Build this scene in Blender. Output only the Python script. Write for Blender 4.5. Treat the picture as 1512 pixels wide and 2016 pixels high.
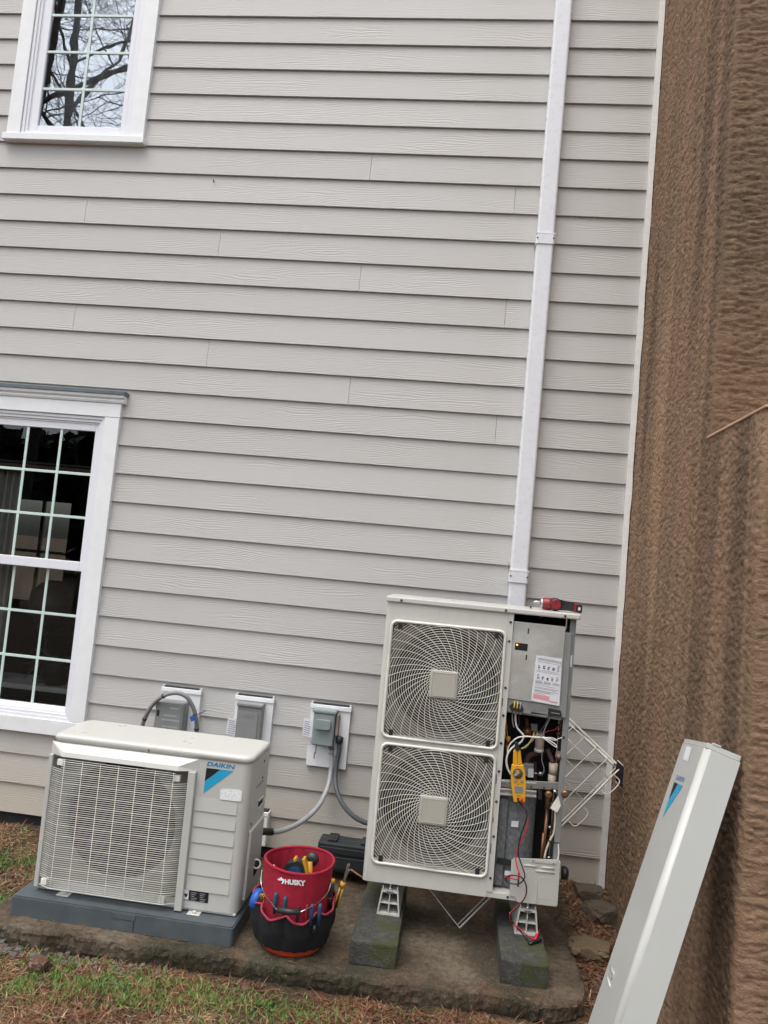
import bpy, bmesh, math, random
import numpy as np
from mathutils import Vector, Matrix
R = math.radians
random.seed(7); rng = np.random.default_rng(7)
sc = bpy.context.scene
for o in list(bpy.data.objects): bpy.data.objects.remove(o)

# ------------------------------------------------------------------ camera
FPX, CAM = 1475.498, Vector((-0.91169, -4.46350, 1.72397))
YAW, PITCH, ROLL = 0.1086787, 0.0679672, 0.0914648
_f = Vector((-math.sin(YAW)*math.cos(PITCH), math.cos(YAW)*math.cos(PITCH), math.sin(PITCH)))
_r = Vector((math.cos(YAW), math.sin(YAW), 0)); _u = _r.cross(_f)
CR = _r*math.cos(ROLL) + _u*math.sin(ROLL); CU = -_r*math.sin(ROLL) + _u*math.cos(ROLL)
cd = bpy.data.cameras.new('camera'); cam = bpy.data.objects.new('camera', cd); sc.collection.objects.link(cam)
m = Matrix((CR, CU, -_f)).transposed().to_4x4(); m.translation = CAM; cam.matrix_world = m
cd.sensor_fit = 'HORIZONTAL'; cd.sensor_width = 36; cd.lens = 36*FPX/1512; cd.clip_start = .05; cd.clip_end = 600
sc.camera = cam
def at(px, py, ax, val):
    """photo pixel -> the point where its ray meets the plane axis=val"""
    d = _f + CR*((px-756)/FPX) - CU*((py-1008)/FPX)
    return CAM + d*((val-CAM[ax])/d[ax])
def aY(px, py, y): return at(px, py, 1, y)
def aZ(px, py, z): return at(px, py, 2, z)

# ------------------------------------------------------------------ sky, sun, exposure (overcast)
w = bpy.data.worlds.new('World'); sc.world = w; w.use_nodes = True
nt = w.node_tree; bg = nt.nodes['Background']
sky = nt.nodes.new('ShaderNodeTexSky'); sky.sky_type = 'NISHITA'; sky.sun_disc = False
SUN_EL, SUN_AZ = 66, 215            # azimuth measured from +Y clockwise: behind the camera and to the left
sky.sun_elevation = R(SUN_EL); sky.sun_rotation = R(SUN_AZ); sky.dust_density = 4; sky.air_density = 1.2
hs = nt.nodes.new('ShaderNodeHueSaturation'); hs.inputs['Saturation'].default_value = .30
nt.links.new(sky.outputs[0], hs.inputs['Color']); nt.links.new(hs.outputs[0], bg.inputs[0]); bg.inputs[1].default_value = .15
sl = bpy.data.lights.new('sun', 'SUN'); sl.energy = .6; sl.angle = R(40); sl.color = (1, .95, .88)
so = bpy.data.objects.new('sun', sl); sc.collection.objects.link(so)
sd = Vector((math.sin(R(SUN_AZ))*math.cos(R(SUN_EL)), math.cos(R(SUN_AZ))*math.cos(R(SUN_EL)), math.sin(R(SUN_EL))))
so.rotation_euler = sd.to_track_quat('Z', 'Y').to_euler(); so.location = (-4, -6, 12)
vs = sc.view_settings; vs.view_transform = 'Standard'; vs.look = 'None'; vs.gamma = 1; vs.use_curve_mapping = False
vs.exposure = 1.08

# ------------------------------------------------------------------ materials
def srgb(r, g, b):
    return tuple(((c/255)/12.92 if c/255 <= .04045 else ((c/255+.055)/1.055)**2.4) for c in (r, g, b))
MATS = {}
class NT:
    def __init__(s, name):
        s.m = bpy.data.materials.new(name); s.m.use_nodes = True; s.t = s.m.node_tree
        s.b = s.t.nodes['Principled BSDF']; s.out = s.t.nodes['Material Output']; MATS[name] = s.m
        s.tc = s.t.nodes.new('ShaderNodeTexCoord')
    def n(s, typ, **k):
        q = s.t.nodes.new(typ)
        for a, v in k.items():
            if a in q.inputs: q.inputs[a].default_value = v
            else: setattr(q, a, v)
        return q
    def l(s, a, b): s.t.links.new(a, b)
    def coord(s, scale=(1, 1, 1), rand=False, rot=(0, 0, 0)):
        mp = s.n('ShaderNodeMapping'); mp.inputs['Scale'].default_value = scale; mp.inputs['Rotation'].default_value = rot
        s.l(s.tc.outputs['Object'], mp.inputs['Vector'])
        if rand:
            oi = s.n('ShaderNodeObjectInfo'); mu = s.n('ShaderNodeMath', operation='MULTIPLY'); mu.inputs[1].default_value = 61
            s.l(oi.outputs['Random'], mu.inputs[0]); s.l(mu.outputs[0], mp.inputs['Location'])
        return mp.outputs[0]
    def noise(s, vec, scale, detail=4, rough=.55, dist=0):
        q = s.n('ShaderNodeTexNoise', Scale=scale, Detail=detail, Roughness=rough, Distortion=dist); s.l(vec, q.inputs['Vector']); return q.outputs[0]
    def ramp(s, fac, stops, interp='LINEAR'):
        q = s.n('ShaderNodeValToRGB'); q.color_ramp.interpolation = interp; e = q.color_ramp.elements
        while len(e) < len(stops): e.new(.5)
        for el, (p, c) in zip(e, stops):
            el.position = p; el.color = (c, c, c, 1) if isinstance(c, (int, float)) else (*c, 1)
        s.l(fac, q.inputs[0]); return q.outputs[0]
    def mix(s, fac, a, b, blend='MIX'):
        q = s.n('ShaderNodeMix', data_type='RGBA', blend_type=blend)
        if isinstance(fac, (int, float)): q.inputs[0].default_value = fac
        else: s.l(fac, q.inputs[0])
        for i, c in ((6, a), (7, b)):
            if isinstance(c, tuple): q.inputs[i].default_value = (*c, 1)
            else: s.l(c, q.inputs[i])
        return q.outputs[2]
    def math(s, op, a, b=None):
        q = s.n('ShaderNodeMath', operation=op)
        for i, c in enumerate((a, b)):
            if c is None: continue
            if isinstance(c, (int, float)): q.inputs[i].default_value = c
            else: s.l(c, q.inputs[i])
        return q.outputs[0]
    def bump(s, h, dist, strength=1.0):
        q = s.n('ShaderNodeBump', Strength=strength, Distance=dist); s.l(h, q.inputs['Height']); s.l(q.outputs[0], s.b.inputs['Normal'])
    def col(s, c):
        if isinstance(c, tuple): s.b.inputs['Base Color'].default_value = (*c, 1)
        else: s.l(c, s.b.inputs['Base Color'])
def pmat(name, c, rough=.5, metal=0, var=.1, vscale=14, bump=0, bscale=120, dirt=None, damt=.5, dscale=5, rvar=.12, coat=0, aniso=(1, 1, 1)):
    q = NT(name); v = q.coord(aniso)
    n1 = q.noise(v, vscale, 5)
    a = tuple(max(0, x*(1-var)) for x in c); b = tuple(min(1, x*(1+var)) for x in c)
    cc = q.ramp(n1, [(.3, a), (.7, b)])
    if dirt:
        n2 = q.noise(v, dscale, 6, .65)
        cc = q.mix(q.ramp(n2, [(.5, 0.0), (.78, damt)]), cc, dirt)
    q.col(cc)
    q.b.inputs['Metallic'].default_value = metal
    q.l(q.ramp(q.noise(v, vscale*2, 3), [(.3, max(.02, rough-rvar)), (.7, min(1, rough+rvar))]), q.b.inputs['Roughness'])
    if bump: q.bump(q.noise(v, bscale, 4), bump)
    if coat: q.b.inputs['Coat Weight'].default_value = coat
    return q.m
M = MATS
# painted fibre-cement lap siding with embossed wood grain
q = NT('siding'); v = q.coord((1, 1, 1), rand=True)
wob = q.noise(q.coord((1.1, 1, 5), rand=True), 1.6, 3)
sx = q.n('ShaderNodeSeparateXYZ'); q.l(v, sx.inputs[0])
lines = q.math('SINE', q.math('ADD', q.math('MULTIPLY', sx.outputs[2], 520), q.math('MULTIPLY', wob, 46)))
mask = q.ramp(q.noise(q.coord((.8, 1, 7), rand=True), 2.2, 3), [(.42, 0.0), (.62, 1.0)])
fine = q.noise(q.coord((9, 1, 160), rand=True), 1, 4)
q.bump(q.math('ADD', q.math('MULTIPLY', lines, q.math('MULTIPLY', mask, .5)), fine), .0011, .8)
oi = q.n('ShaderNodeObjectInfo')
tone = q.ramp(oi.outputs['Random'], [(0, (.452, .441, .424)), (1, (.488, .478, .462))])
tone = q.mix(q.ramp(q.noise(q.coord((.7, 1, .5)), 1.3, 4), [(.35, 0.0), (.75, .35)]), tone, (.434, .418, .398))
sz = q.n('ShaderNodeSeparateXYZ'); q.l(q.tc.outputs['Object'], sz.inputs[0])   # tan tint, stronger towards the ground
low_tan = q.ramp(q.math('ADD', sz.outputs[2], q.math('MULTIPLY', q.math('SUBTRACT', q.noise(q.coord(), 2.5, 4), .5), .5)), [(.12, .55), (.62, 0.0)])
tone = q.mix(low_tan, tone, (.42, .365, .265))
q.col(tone); q.b.inputs['Roughness'].default_value = .62
pmat('trim_white', (.78, .79, .80), .45, var=.03, dirt=(.6, .58, .54), damt=.10, dscale=2)
pmat('old_trim', (.80, .79, .76), .6, var=.04, dirt=(.45, .40, .32), damt=.25, dscale=9, bump=.002, bscale=60)
pmat('vinyl', (.74, .75, .79), .4, var=.008, rvar=.02)
pmat('muntin', (.56, .68, .64), .4, var=.03)
pmat('flashing', (.10, .13, .14), .45, var=.2)
pmat('duct', (.70, .71, .74), .32, var=.02, dirt=(.55, .54, .52), damt=.06, dscale=2)
pmat('hole', (.02, .02, .02), .8)
pmat('room_wall', (.022, .021, .021), .9)
pmat('curtain', (.42, .41, .38), .9)
pmat('curtain_pale', (.62, .63, .65), .9)
pmat('brown_cloth', (.10, .06, .045), .9)
pmat('leaf_house', (.045, .095, .04), .5, var=.5, vscale=30)
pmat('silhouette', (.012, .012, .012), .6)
pmat('table_white', (.4, .4, .4), .5)
def glass(name, refl, trans, wav):
    q = NT(name); v = q.coord()
    g = q.n('ShaderNodeBsdfGlossy'); g.inputs['Roughness'].default_value = .0; g.inputs['Color'].default_value = (.84, .92, 1, 1)
    t = q.n('ShaderNodeBsdfTransparent'); t.inputs['Color'].default_value = (trans*.97, trans, trans*.98, 1)
    fr = q.n('ShaderNodeFresnel', IOR=1.5)
    f = q.math('ADD', q.math('MULTIPLY', fr.outputs[0], 1.0), refl)
    mx = q.n('ShaderNodeMixShader'); q.l(f, mx.inputs[0]); q.l(t.outputs[0], mx.inputs[1]); q.l(g.outputs[0], mx.inputs[2])
    bp = q.n('ShaderNodeBump', Strength=1.0, Distance=wav); q.l(q.noise(v, 5.5, 1, .4), bp.inputs['Height'])
    q.l(bp.outputs[0], g.inputs['Normal']); q.l(mx.outputs[0], q.out.inputs['Surface'])
glass('glass_upper', .33, .75, .0003); glass('glass_lower', .03, .88, .0006); glass('glass_far', .02, .28, .0003)
# rippled stucco
q = NT('stucco'); v = q.coord()
st = q.noise(q.coord((1.5, 1.5, .10)), 2.6, 2, .5)
c = q.ramp(st, [(.36, (.122, .078, .045)), (.45, (.250, .152, .094)), (.53, (.178, .116, .066)), (.63, (.305, .196, .118))])
c = q.mix(q.ramp(q.noise(v, 1.4, 4), [(.4, 0.0), (.75, .45)]), c, (.262, .145, .085))
c = q.mix(q.ramp(q.noise(v, 60, 4), [(.52, 0.0), (.75, .4)]), c, (.32, .24, .155))
q.col(c); q.b.inputs['Roughness'].default_value = .88
h = q.noise(q.coord((34, 34, 52)), 1, 6, .65, 1.2); q.bump(h, .010, .9)
pmat('stucco_ledge', (.46, .30, .19), .8, var=.12)
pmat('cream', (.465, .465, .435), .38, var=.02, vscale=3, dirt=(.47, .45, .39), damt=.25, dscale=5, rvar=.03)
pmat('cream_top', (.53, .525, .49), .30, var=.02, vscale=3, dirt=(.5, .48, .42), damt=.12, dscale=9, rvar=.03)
pmat('cream_old', (.53, .525, .485), .42, var=.03, vscale=3, dirt=(.36, .34, .28), damt=.35, dscale=3.2, aniso=(2.5, 1, .8), rvar=.03)
pmat('guard_wire', (.76, .755, .70), .35, var=.05, dirt=(.42, .38, .28), damt=.4, dscale=6)
pmat('guard_old', (.66, .65, .59), .4, var=.05, dirt=(.36, .33, .25), damt=.5, dscale=5)
pmat('hub_old', (.40, .385, .33), .5, var=.04, dirt=(.30, .27, .21), damt=.5, dscale=14, aniso=(3, 1, 1))
pmat('panel_cover', (.44, .445, .42), .34, var=.02, vscale=3, rvar=.03)
pmat('shroud_light', (.17, .165, .14), .6, var=.08, dirt=(.10, .09, .07), damt=.5, dscale=5)  # dirty recessed plate, with the shade behind the guard put into its colour
pmat('shroud', (.11, .106, .09), .6, var=.1, dirt=(.12, .11, .085), damt=.5, dscale=6)  # same for the large unit: grime plus recess shade in the dark base colour
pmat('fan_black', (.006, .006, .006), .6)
pmat('fan_grey', (.014, .015, .016), .5)
pmat('black_plastic', (.018, .018, .02), .45, var=.2)
pmat('case_plastic', (.028, .033, .036), .4, var=.15, bump=.0006, bscale=300)
pmat('pad_grey', (.072, .088, .098), .5, var=.08, dirt=(.16, .15, .13), damt=.35, dscale=7, bump=.0008, bscale=260)
pmat('galv', (.52, .53, .53), .33, metal=.9, var=.12, vscale=9)
pmat('bright_steel', (.74, .75, .72), .34, metal=.7, var=.14, vscale=5, rvar=.05, bump=.006, bscale=5)
pmat('grey_metal', (.27, .28, .28), .5, metal=.3, var=.1)
pmat('grey_box_a', (.20, .21, .205), .45, var=.05, dirt=(.3, .3, .28), damt=.3)
pmat('grey_box_b', (.22, .225, .22), .45, var=.05)
pmat('grey_box_c', (.24, .285, .28), .42, var=.05, dirt=(.33, .34, .33), damt=.35)
pmat('conduit_mid', (.22, .22, .225), .45, var=.06)
pmat('conduit_light', (.31, .315, .325), .45, var=.06)
pmat('conduit_dark', (.055, .063, .07), .5, var=.1)
pmat('label_white', (.68, .69, .72), .5, var=.05)
pmat('label_worn', (.72, .74, .74), .4, var=.2, vscale=120)
pmat('ink', (.05, .05, .06), .6); pmat('ink_soft', (.30, .30, .33), .6); pmat('ink_red', (.62, .30, .33), .6)
pmat('logo_blue', srgb(28, 120, 172), .4, var=.03); pmat('logo_cyan', srgb(40, 152, 192), .4, var=.03); pmat('logo_black', (.012, .014, .014), .4)
pmat('felt', (.135, .145, .15), .95, var=.35, vscale=60, bump=.002, bscale=320)
pmat('felt_strip', (.015, .017, .018), .9)
pmat('copper', (.30, .15, .085), .45, metal=.6, var=.25); pmat('brass', (.22, .12, .06), .45, metal=.7, var=.3)
pmat('foam_cream', (.55, .47, .36), .85, var=.08, bump=.001, bscale=200)
pmat('maroon', (.085, .035, .032), .7, var=.2)
pmat('wire_white', (.72, .71, .66), .45, var=.05); pmat('wire_yellow', (.55, .40, .05), .5); pmat('wire_orange', (.55, .20, .03), .5)
pmat('wire_red', (.62, .025, .045), .4); pmat('wire_black', (.012, .012, .014), .4); pmat('wire_grey', (.25, .25, .26), .5)
pmat('meter_yellow', (.66, .32, .014), .42, var=.03); pmat('meter_dark', (.10, .09, .05), .5); pmat('lcd', (.20, .225, .215), .25)
pmat('button_grey', (.30, .29, .27), .5)
pmat('red_fabric', (.30, .005, .024), .85, var=.18, vscale=40, bump=.0012, bscale=500)
pmat('trim_red', (.28, .022, .05), .8, var=.15); pmat('black_fabric', (.0045, .005, .006), .95, var=.3, vscale=50, bump=.0012, bscale=420)
pmat('bucket_orange', (.52, .055, .010), .42, var=.06, dirt=(.35, .08, .03), damt=.4)
pmat('tool_red', (.22, .012, .018), .42, var=.08); pmat('tool_teal', (.008, .07, .105), .45); pmat('tool_blue', (.012, .055, .125), .45); pmat('tape_blue', (.015, .10, .42), .5)
pmat('tool_yellow', (.50, .25, .018), .45); pmat('chrome', (.55, .55, .55), .25, metal=1, var=.1); pmat('dark_steel', (.08, .08, .08), .4, metal=.8)
pmat('rack_wire', (.74, .72, .66), .4, metal=.1, var=.12, dirt=(.35, .30, .22), damt=.4, dscale=10)
pmat('tag_paper', (.70, .68, .62), .7, var=.12)
pmat('caulk', (.30, .26, .22), .8, var=.2)
pmat('rust', (.16, .07, .04), .8, var=.3)
q = NT('led'); q.b.inputs['Emission Color'].default_value = (1, .12, .02, 1); q.b.inputs['Emission Strength'].default_value = 6
q.col((.6, .05, .02))
# concrete and ground
q = NT('slab'); v = q.coord()
c = q.ramp(q.noise(v, 3.2, 8, .65), [(.36, (.046, .033, .020)), (.5, (.105, .076, .047)), (.62, (.180, .145, .100))])
c = q.mix(q.ramp(q.noise(v, 2.1, 6, .6, .3), [(.5, 0.0), (.66, .75)]), c, (.036, .038, .016))
vo = q.n('ShaderNodeTexVoronoi', Scale=75.0); q.l(v, vo.inputs['Vector'])
c = q.mix(q.ramp(vo.outputs['Distance'], [(.0, .65), (.30, 0.0)]), c, (.21, .19, .155))
c = q.mix(q.ramp(q.noise(v, 5, 3), [(.60, 0.0), (.66, .6)]), c, (.15, .088, .052))
c = q.mix(q.ramp(q.noise(v, 38, 5, .75), [(.42, .5), (.54, 0.0)]), c, (.030, .023, .015))
c = q.mix(q.ramp(q.noise(v, 150, 3, .7), [(.60, 0.0), (.72, .8)]), c, (.24, .215, .17))
q.col(c); q.b.inputs['Roughness'].default_value = .9; q.bump(q.noise(v, 60, 7, .75), .014)
q = NT('block'); v = q.coord()
c = q.ramp(q.noise(v, 7, 8, .7), [(.35, (.036, .036, .031)), (.52, (.075, .075, .066)), (.68, (.13, .127, .112))])
c = q.mix(q.ramp(q.noise(v, 60, 4, .7), [(.42, .45), (.54, 0.0)]), c, (.032, .033, .027))
c = q.mix(q.ramp(q.noise(v, 120, 3), [(.55, 0.0), (.70, .35)]), c, (.20, .195, .175))
c = q.mix(q.ramp(q.noise(v, 7.5, 6, .6), [(.50, 0.0), (.60, .85)]), c, (.052, .058, .012))
q.col(c); q.b.inputs['Roughness'].default_value = .92; q.bump(q.noise(v, 90, 7, .75), .011)
q = NT('ground'); v = q.coord()
c = q.ramp(q.noise(v, 1.7, 8, .65), [(.30, (.070, .040, .024)), (.5, (.135, .074, .042)), (.68, (.185, .100, .056))])
c = q.mix(q.ramp(q.noise(v, 2.6, 5), [(.46, 0.0), (.62, .7)]), c, (.052, .052, .020))
c = q.mix(q.ramp(q.noise(q.coord((26, 60, 30), rot=(0, 0, .5)), 1, 5), [(.55, 0.0), (.7, .55)]), c, (.21, .155, .085))
c = q.mix(q.ramp(q.noise(v, 30, 6, .75), [(.40, .75), (.54, 0.0)]), c, (.028, .018, .011))
q.col(c); q.b.inputs['Roughness'].default_value = .95; q.bump(q.noise(v, 40, 8, .75), .035)
pmat('rock', (.095, .073, .05), .9, var=.35, vscale=14, bump=.012, bscale=30, dirt=(.06, .055, .03), damt=.7, dscale=9)
pmat('rock_tan', (.13, .092, .052), .9, var=.3, vscale=12, bump=.012, bscale=30, dirt=(.10, .08, .04), damt=.6, dscale=9)
def bladem(name, stops, rough=.6):
    q = NT(name); q.col(q.ramp(q.noise(q.coord(), 60, 2), stops)); q.b.inputs['Roughness'].default_value = rough
bladem('blade_green', [(.3, (.055, .125, .018)), (.5, (.095, .195, .030)), (.7, (.16, .23, .05))])
bladem('blade_clover', [(.3, (.030, .080, .024)), (.7, (.065, .130, .04))])
bladem('blade_dry', [(.3, (.095, .050, .024)), (.5, (.26, .165, .075)), (.7, (.45, .33, .18))])
bladem('needle', [(.3, (.11, .038, .018)), (.7, (.24, .105, .048))])
bladem('dead_leaf', [(.3, (.06, .03, .022)), (.6, (.13, .065, .045)), (.8, (.26, .17, .11))])
pmat('gravel', (.105, .098, .085), .9, var=.5, vscale=40)
pmat('bark', (.085, .070, .060), .95, var=.35, vscale=6, bump=.02, bscale=20)
pmat('woods', (.030, .040, .022), .9, var=.5, vscale=2)

# ------------------------------------------------------------------ mesh builder
OFF = {}
class MB:
    def __init__(s): s.bm = bmesh.new()
    def face(s, vs_, smooth=False):
        try:
            f = s.bm.faces.new(vs_); f.smooth = smooth; return f
        except ValueError: return None
    def mesh(s, verts, faces, smooth=False):
        vv = [s.bm.verts.new(p) for p in verts]
        for f in faces: s.face([vv[i] for i in f], smooth)
        return s
    def box(s, x0, x1, y0, y1, z0, z1, bev=0, seg=2, M4=None):
        P = [Vector((x, y, z)) for z in (z0, z1) for y in (y0, y1) for x in (x0, x1)]
        return s._hex(P, bev, seg, M4)
    def _hex(s, P, bev, seg, M4=None):
        if M4: P = [M4 @ p for p in P]
        vv = [s.bm.verts.new(p) for p in P]
        fs = [s.face([vv[i] for i in f]) for f in ((0, 2, 3, 1), (4, 5, 7, 6), (0, 1, 5, 4), (2, 6, 7, 3), (0, 4, 6, 2), (1, 3, 7, 5))]
        if bev:
            es = list({e for f in fs for e in f.edges})
            bmesh.ops.bevel(s.bm, geom=es, offset=bev, segments=seg, profile=.5, affect='EDGES', clamp_overlap=True)
        return s
    def prism(s, pts, fn, a0, a1, smooth=False, cap=True):
        """2d outline pts extruded from a0 to a1; fn(u,v,a)->point"""
        A = [s.bm.verts.new(fn(u, v, a0)) for u, v in pts]; B = [s.bm.verts.new(fn(u, v, a1)) for u, v in pts]
        n = len(pts)
        for i in range(n): s.face([A[i], A[(i+1) % n], B[(i+1) % n], B[i]], smooth)
        if cap: s.face(A[::-1]); s.face(B)
        return s
    def tube(s, pts, r, n=8, closed=False, cap=True):
        pts = [Vector(p) for p in pts]; L = len(pts); rings = []
        rr = r if isinstance(r, (list, tuple)) else [r]*L
        up = None
        for i, p in enumerate(pts):
            a = pts[i-1] if (i > 0 or closed) else p; b = pts[(i+1) % L] if (i < L-1 or closed) else p
            t = (b-a)
            if t.length < 1e-9: t = Vector((0, 0, 1))
            t.normalize()
            if up is None:
                up = Vector((0, 0, 1)) if abs(t.z) < .9 else Vector((0, 1, 0))
            up = (up - t*up.dot(t))
            if up.length < 1e-6: up = t.orthogonal()
            up.normalize(); sd_ = t.cross(up)
            rings.append([s.bm.verts.new(p + (up*math.cos(k*2*math.pi/n) + sd_*math.sin(k*2*math.pi/n))*rr[i]) for k in range(n)])
        for i in range(L if closed else L-1):
            A, B = rings[i], rings[(i+1) % L]
            for k in range(n): s.face([A[k], A[(k+1) % n], B[(k+1) % n], B[k]], True)
        if cap and not closed: s.face(rings[0][::-1]); s.face(rings[-1])
        return s
    def lathe(s, prof, c=(0, 0, 0), n=32, axis='Z', M4=None, smooth=True):
        c = Vector(c); rings = []
        for r_, h in prof:
            ring = []
            for k in range(n):
                a = k*2*math.pi/n; x, y = r_*math.cos(a), r_*math.sin(a)
                p = Vector((x, y, h)) if axis == 'Z' else (Vector((x, h, y)) if axis == 'Y' else Vector((h, x, y)))
                p = c + p
                ring.append(s.bm.verts.new(M4 @ p if M4 else p))
            rings.append(ring)
        for A, B in zip(rings, rings[1:]):
            for k in range(n): s.face([A[k], A[(k+1) % n], B[(k+1) % n], B[k]], smooth)
        s.face(rings[0][::-1]); s.face(rings[-1]); return s
    def build(s, name, mat, parent=None, label=None, cat=None, group=None, kind=None):
        bm = s.bm
        bmesh.ops.recalc_face_normals(bm, faces=bm.faces[:])
        off = OFF.get(parent.name, Vector()) if parent else Vector()
        loc = Vector()
        if parent is None and kind != 'structure' and bm.verts:
            xs = [v.co.x for v in bm.verts]; ys = [v.co.y for v in bm.verts]; zs = [v.co.z for v in bm.verts]
            off = Vector(((min(xs)+max(xs))/2, (min(ys)+max(ys))/2, min(zs))); loc = off.copy()
        if off.length: bmesh.ops.translate(bm, verts=bm.verts[:], vec=-off)
        me = bpy.data.meshes.new(name); bm.to_mesh(me); bm.free(); me.materials.append(M[mat])
        o = bpy.data.objects.new(name, me); sc.collection.objects.link(o); o.location = loc
        if parent: o.parent = parent
        OFF[o.name] = off
        if label: o['label'] = label
        if cat: o['category'] = cat
        if group: o['group'] = group
        if kind: o['kind'] = kind
        return o
def thing(name, loc, label, cat, group=None, mat4=None):
    """an Empty at the base; parts given in world coordinates, or in the local frame when mat4 is set"""
    o = bpy.data.objects.new(name, None); sc.collection.objects.link(o); o.empty_display_size = .1
    if mat4: o.matrix_world = mat4; OFF[o.name] = Vector()
    else: o.location = loc; OFF[o.name] = Vector(loc)
    o['label'] = label; o['category'] = cat
    if group: o['group'] = group
    return o
def bx(name, mat, parent, x0, x1, y0, y1, z0, z1, bev=0, **k):
    return MB().box(x0, x1, y0, y1, z0, z1, bev).build(name, mat, parent, **k)
def spline(pts, n=8):
    pts = [Vector(p) for p in pts]; out = []
    P = [pts[0]*2-pts[1]] + pts + [pts[-1]*2-pts[-2]]
    for i in range(1, len(P)-2):
        for k in range(n):
            t = k/n; a, b, c, d = P[i-1], P[i], P[i+1], P[i+2]
            out.append(.5*((2*b) + (c-a)*t + (2*a-5*b+4*c-d)*t*t + (3*b-a-3*c+d)*t**3))
    out.append(pts[-1]); return out
def tubeo(name, mat, parent, pts, r, n=8, sp=6, **k):
    return MB().tube(spline(pts, sp) if sp else pts, r, n).build(name, mat, parent, **k)
_tc = {}
def text2d(s, shear=0.0, bold=0.0):
    cu = bpy.data.curves.new('txt', 'FONT'); cu.body = s; cu.size = 1; cu.shear = shear; cu.offset = bold; cu.resolution_u = 3
    o = bpy.data.objects.new('txt', cu); sc.collection.objects.link(o); bpy.context.view_layer.update()
    me = o.evaluated_get(bpy.context.evaluated_depsgraph_get()).to_mesh()
    V = [(v.co.x, v.co.y) for v in me.vertices]; F = [tuple(p.vertices) for p in me.polygons]
    bpy.data.objects.remove(o); bpy.data.curves.remove(cu)
    x0 = min(a for a, b in V); x1 = max(a for a, b in V); y0 = min(b for a, b in V); y1 = max(b for a, b in V)
    return [((a-x0)/(x1-x0), (b-y0)/(y1-y0)) for a, b in V], F
def rounded(w_, h_, r, n=5, cx=0, cy=0):
    out = []
    for sx_, sy_, a0 in ((1, 1, 0), (-1, 1, 90), (-1, -1, 180), (1, -1, 270)):
        for k in range(n+1):
            a = R(a0+90*k/n); out.append((cx+sx_*(w_/2-r)+r*math.cos(a), cy+sy_*(h_/2-r)+r*math.sin(a)))
    return out
# numpy value noise for relief
_T = np.random.default_rng(3).random((256, 256))
def vnoise(x, y):
    xi = np.floor(x).astype(int); yi = np.floor(y).astype(int); fx = x-xi; fy = y-yi
    fx = fx*fx*(3-2*fx); fy = fy*fy*(3-2*fy)
    g = lambda a, b: _T[a % 256, b % 256]
    return (g(xi, yi)*(1-fx)+g(xi+1, yi)*fx)*(1-fy)+(g(xi, yi+1)*(1-fx)+g(xi+1, yi+1)*fx)*fy
def fbm(x, y, o=4):
    s_ = 0; a = .5
    for i in range(o): s_ = s_+a*vnoise(x*2**i+17*i, y*2**i+31*i); a *= .5
    return s_
def grid_obj(name, mat, P, parent=None, smooth=True, **k):
    """P: array (n,m,3) of points"""
    n, m_ = P.shape[:2]; me = bpy.data.meshes.new(name)
    idx = np.arange(n*m_).reshape(n, m_)
    F = np.stack([idx[:-1, :-1], idx[1:, :-1], idx[1:, 1:], idx[:-1, 1:]], -1).reshape(-1, 4)
    off = np.array(OFF.get(parent.name, Vector())) if parent else np.zeros(3)
    me.from_pydata((P.reshape(-1, 3)-off).tolist(), [], F.tolist())
    me.polygons.foreach_set('use_smooth', [smooth]*len(me.polygons)); me.materials.append(M[mat])
    o = bpy.data.objects.new(name, me); sc.collection.objects.link(o)
    if parent: o.parent = parent
    for a, v in k.items(): o[a] = v
    return o

# ================================================================== SETTING: ground
ZS = -.03                                   # top of the concrete slab
def gz(x, y):
    """height of the soil"""
    z = -.125 + .03*(fbm(x*1.3+5, y*1.3+9)-.5) + .035*(fbm(x*5, y*5)-.5) + .016*(fbm(x*19, y*19)-.5)
    sm = lambda a, b, t: np.clip((t-a)/(b-a), 0, 1)**2*(3-2*np.clip((t-a)/(b-a), 0, 1))
    left = sm(-2.6, -3.1, x)*sm(-1.3, -.1, y)*.055
    right = sm(-.42, -.2, x)*(sm(-1.15, -.75, y)*.075 + sm(-.8, -.02, y)*.09)*sm(2.5, .3, x)
    near = sm(-.55, -.2, y)*.05*sm(-3.2, -2.6, x)*sm(-.1, -.5, x)
    far = -.05*sm(-3, -9, y)
    return z+left+right+near+far
def axis_pts(fine0, fine1, step, far0, far1, n=26):
    a = np.arange(fine0, fine1+1e-6, step)
    lo = fine0-np.geomspace(step, fine0-far0, n)[::-1]; hi = fine1+np.geomspace(step, far1-fine1, n)
    return np.concatenate([lo, a, hi])
gx, gy = np.meshgrid(axis_pts(-4.3, .3, .022, -250, 250), axis_pts(-2.1, .1, .022, -250, 250), indexing='ij')
G = np.stack([gx, gy, np.where((np.abs(gx+2) < 8) & (np.abs(gy+1) < 8), gz(gx, gy), -.17)], -1)
grid_obj('ground', 'ground', G, kind='structure')

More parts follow.
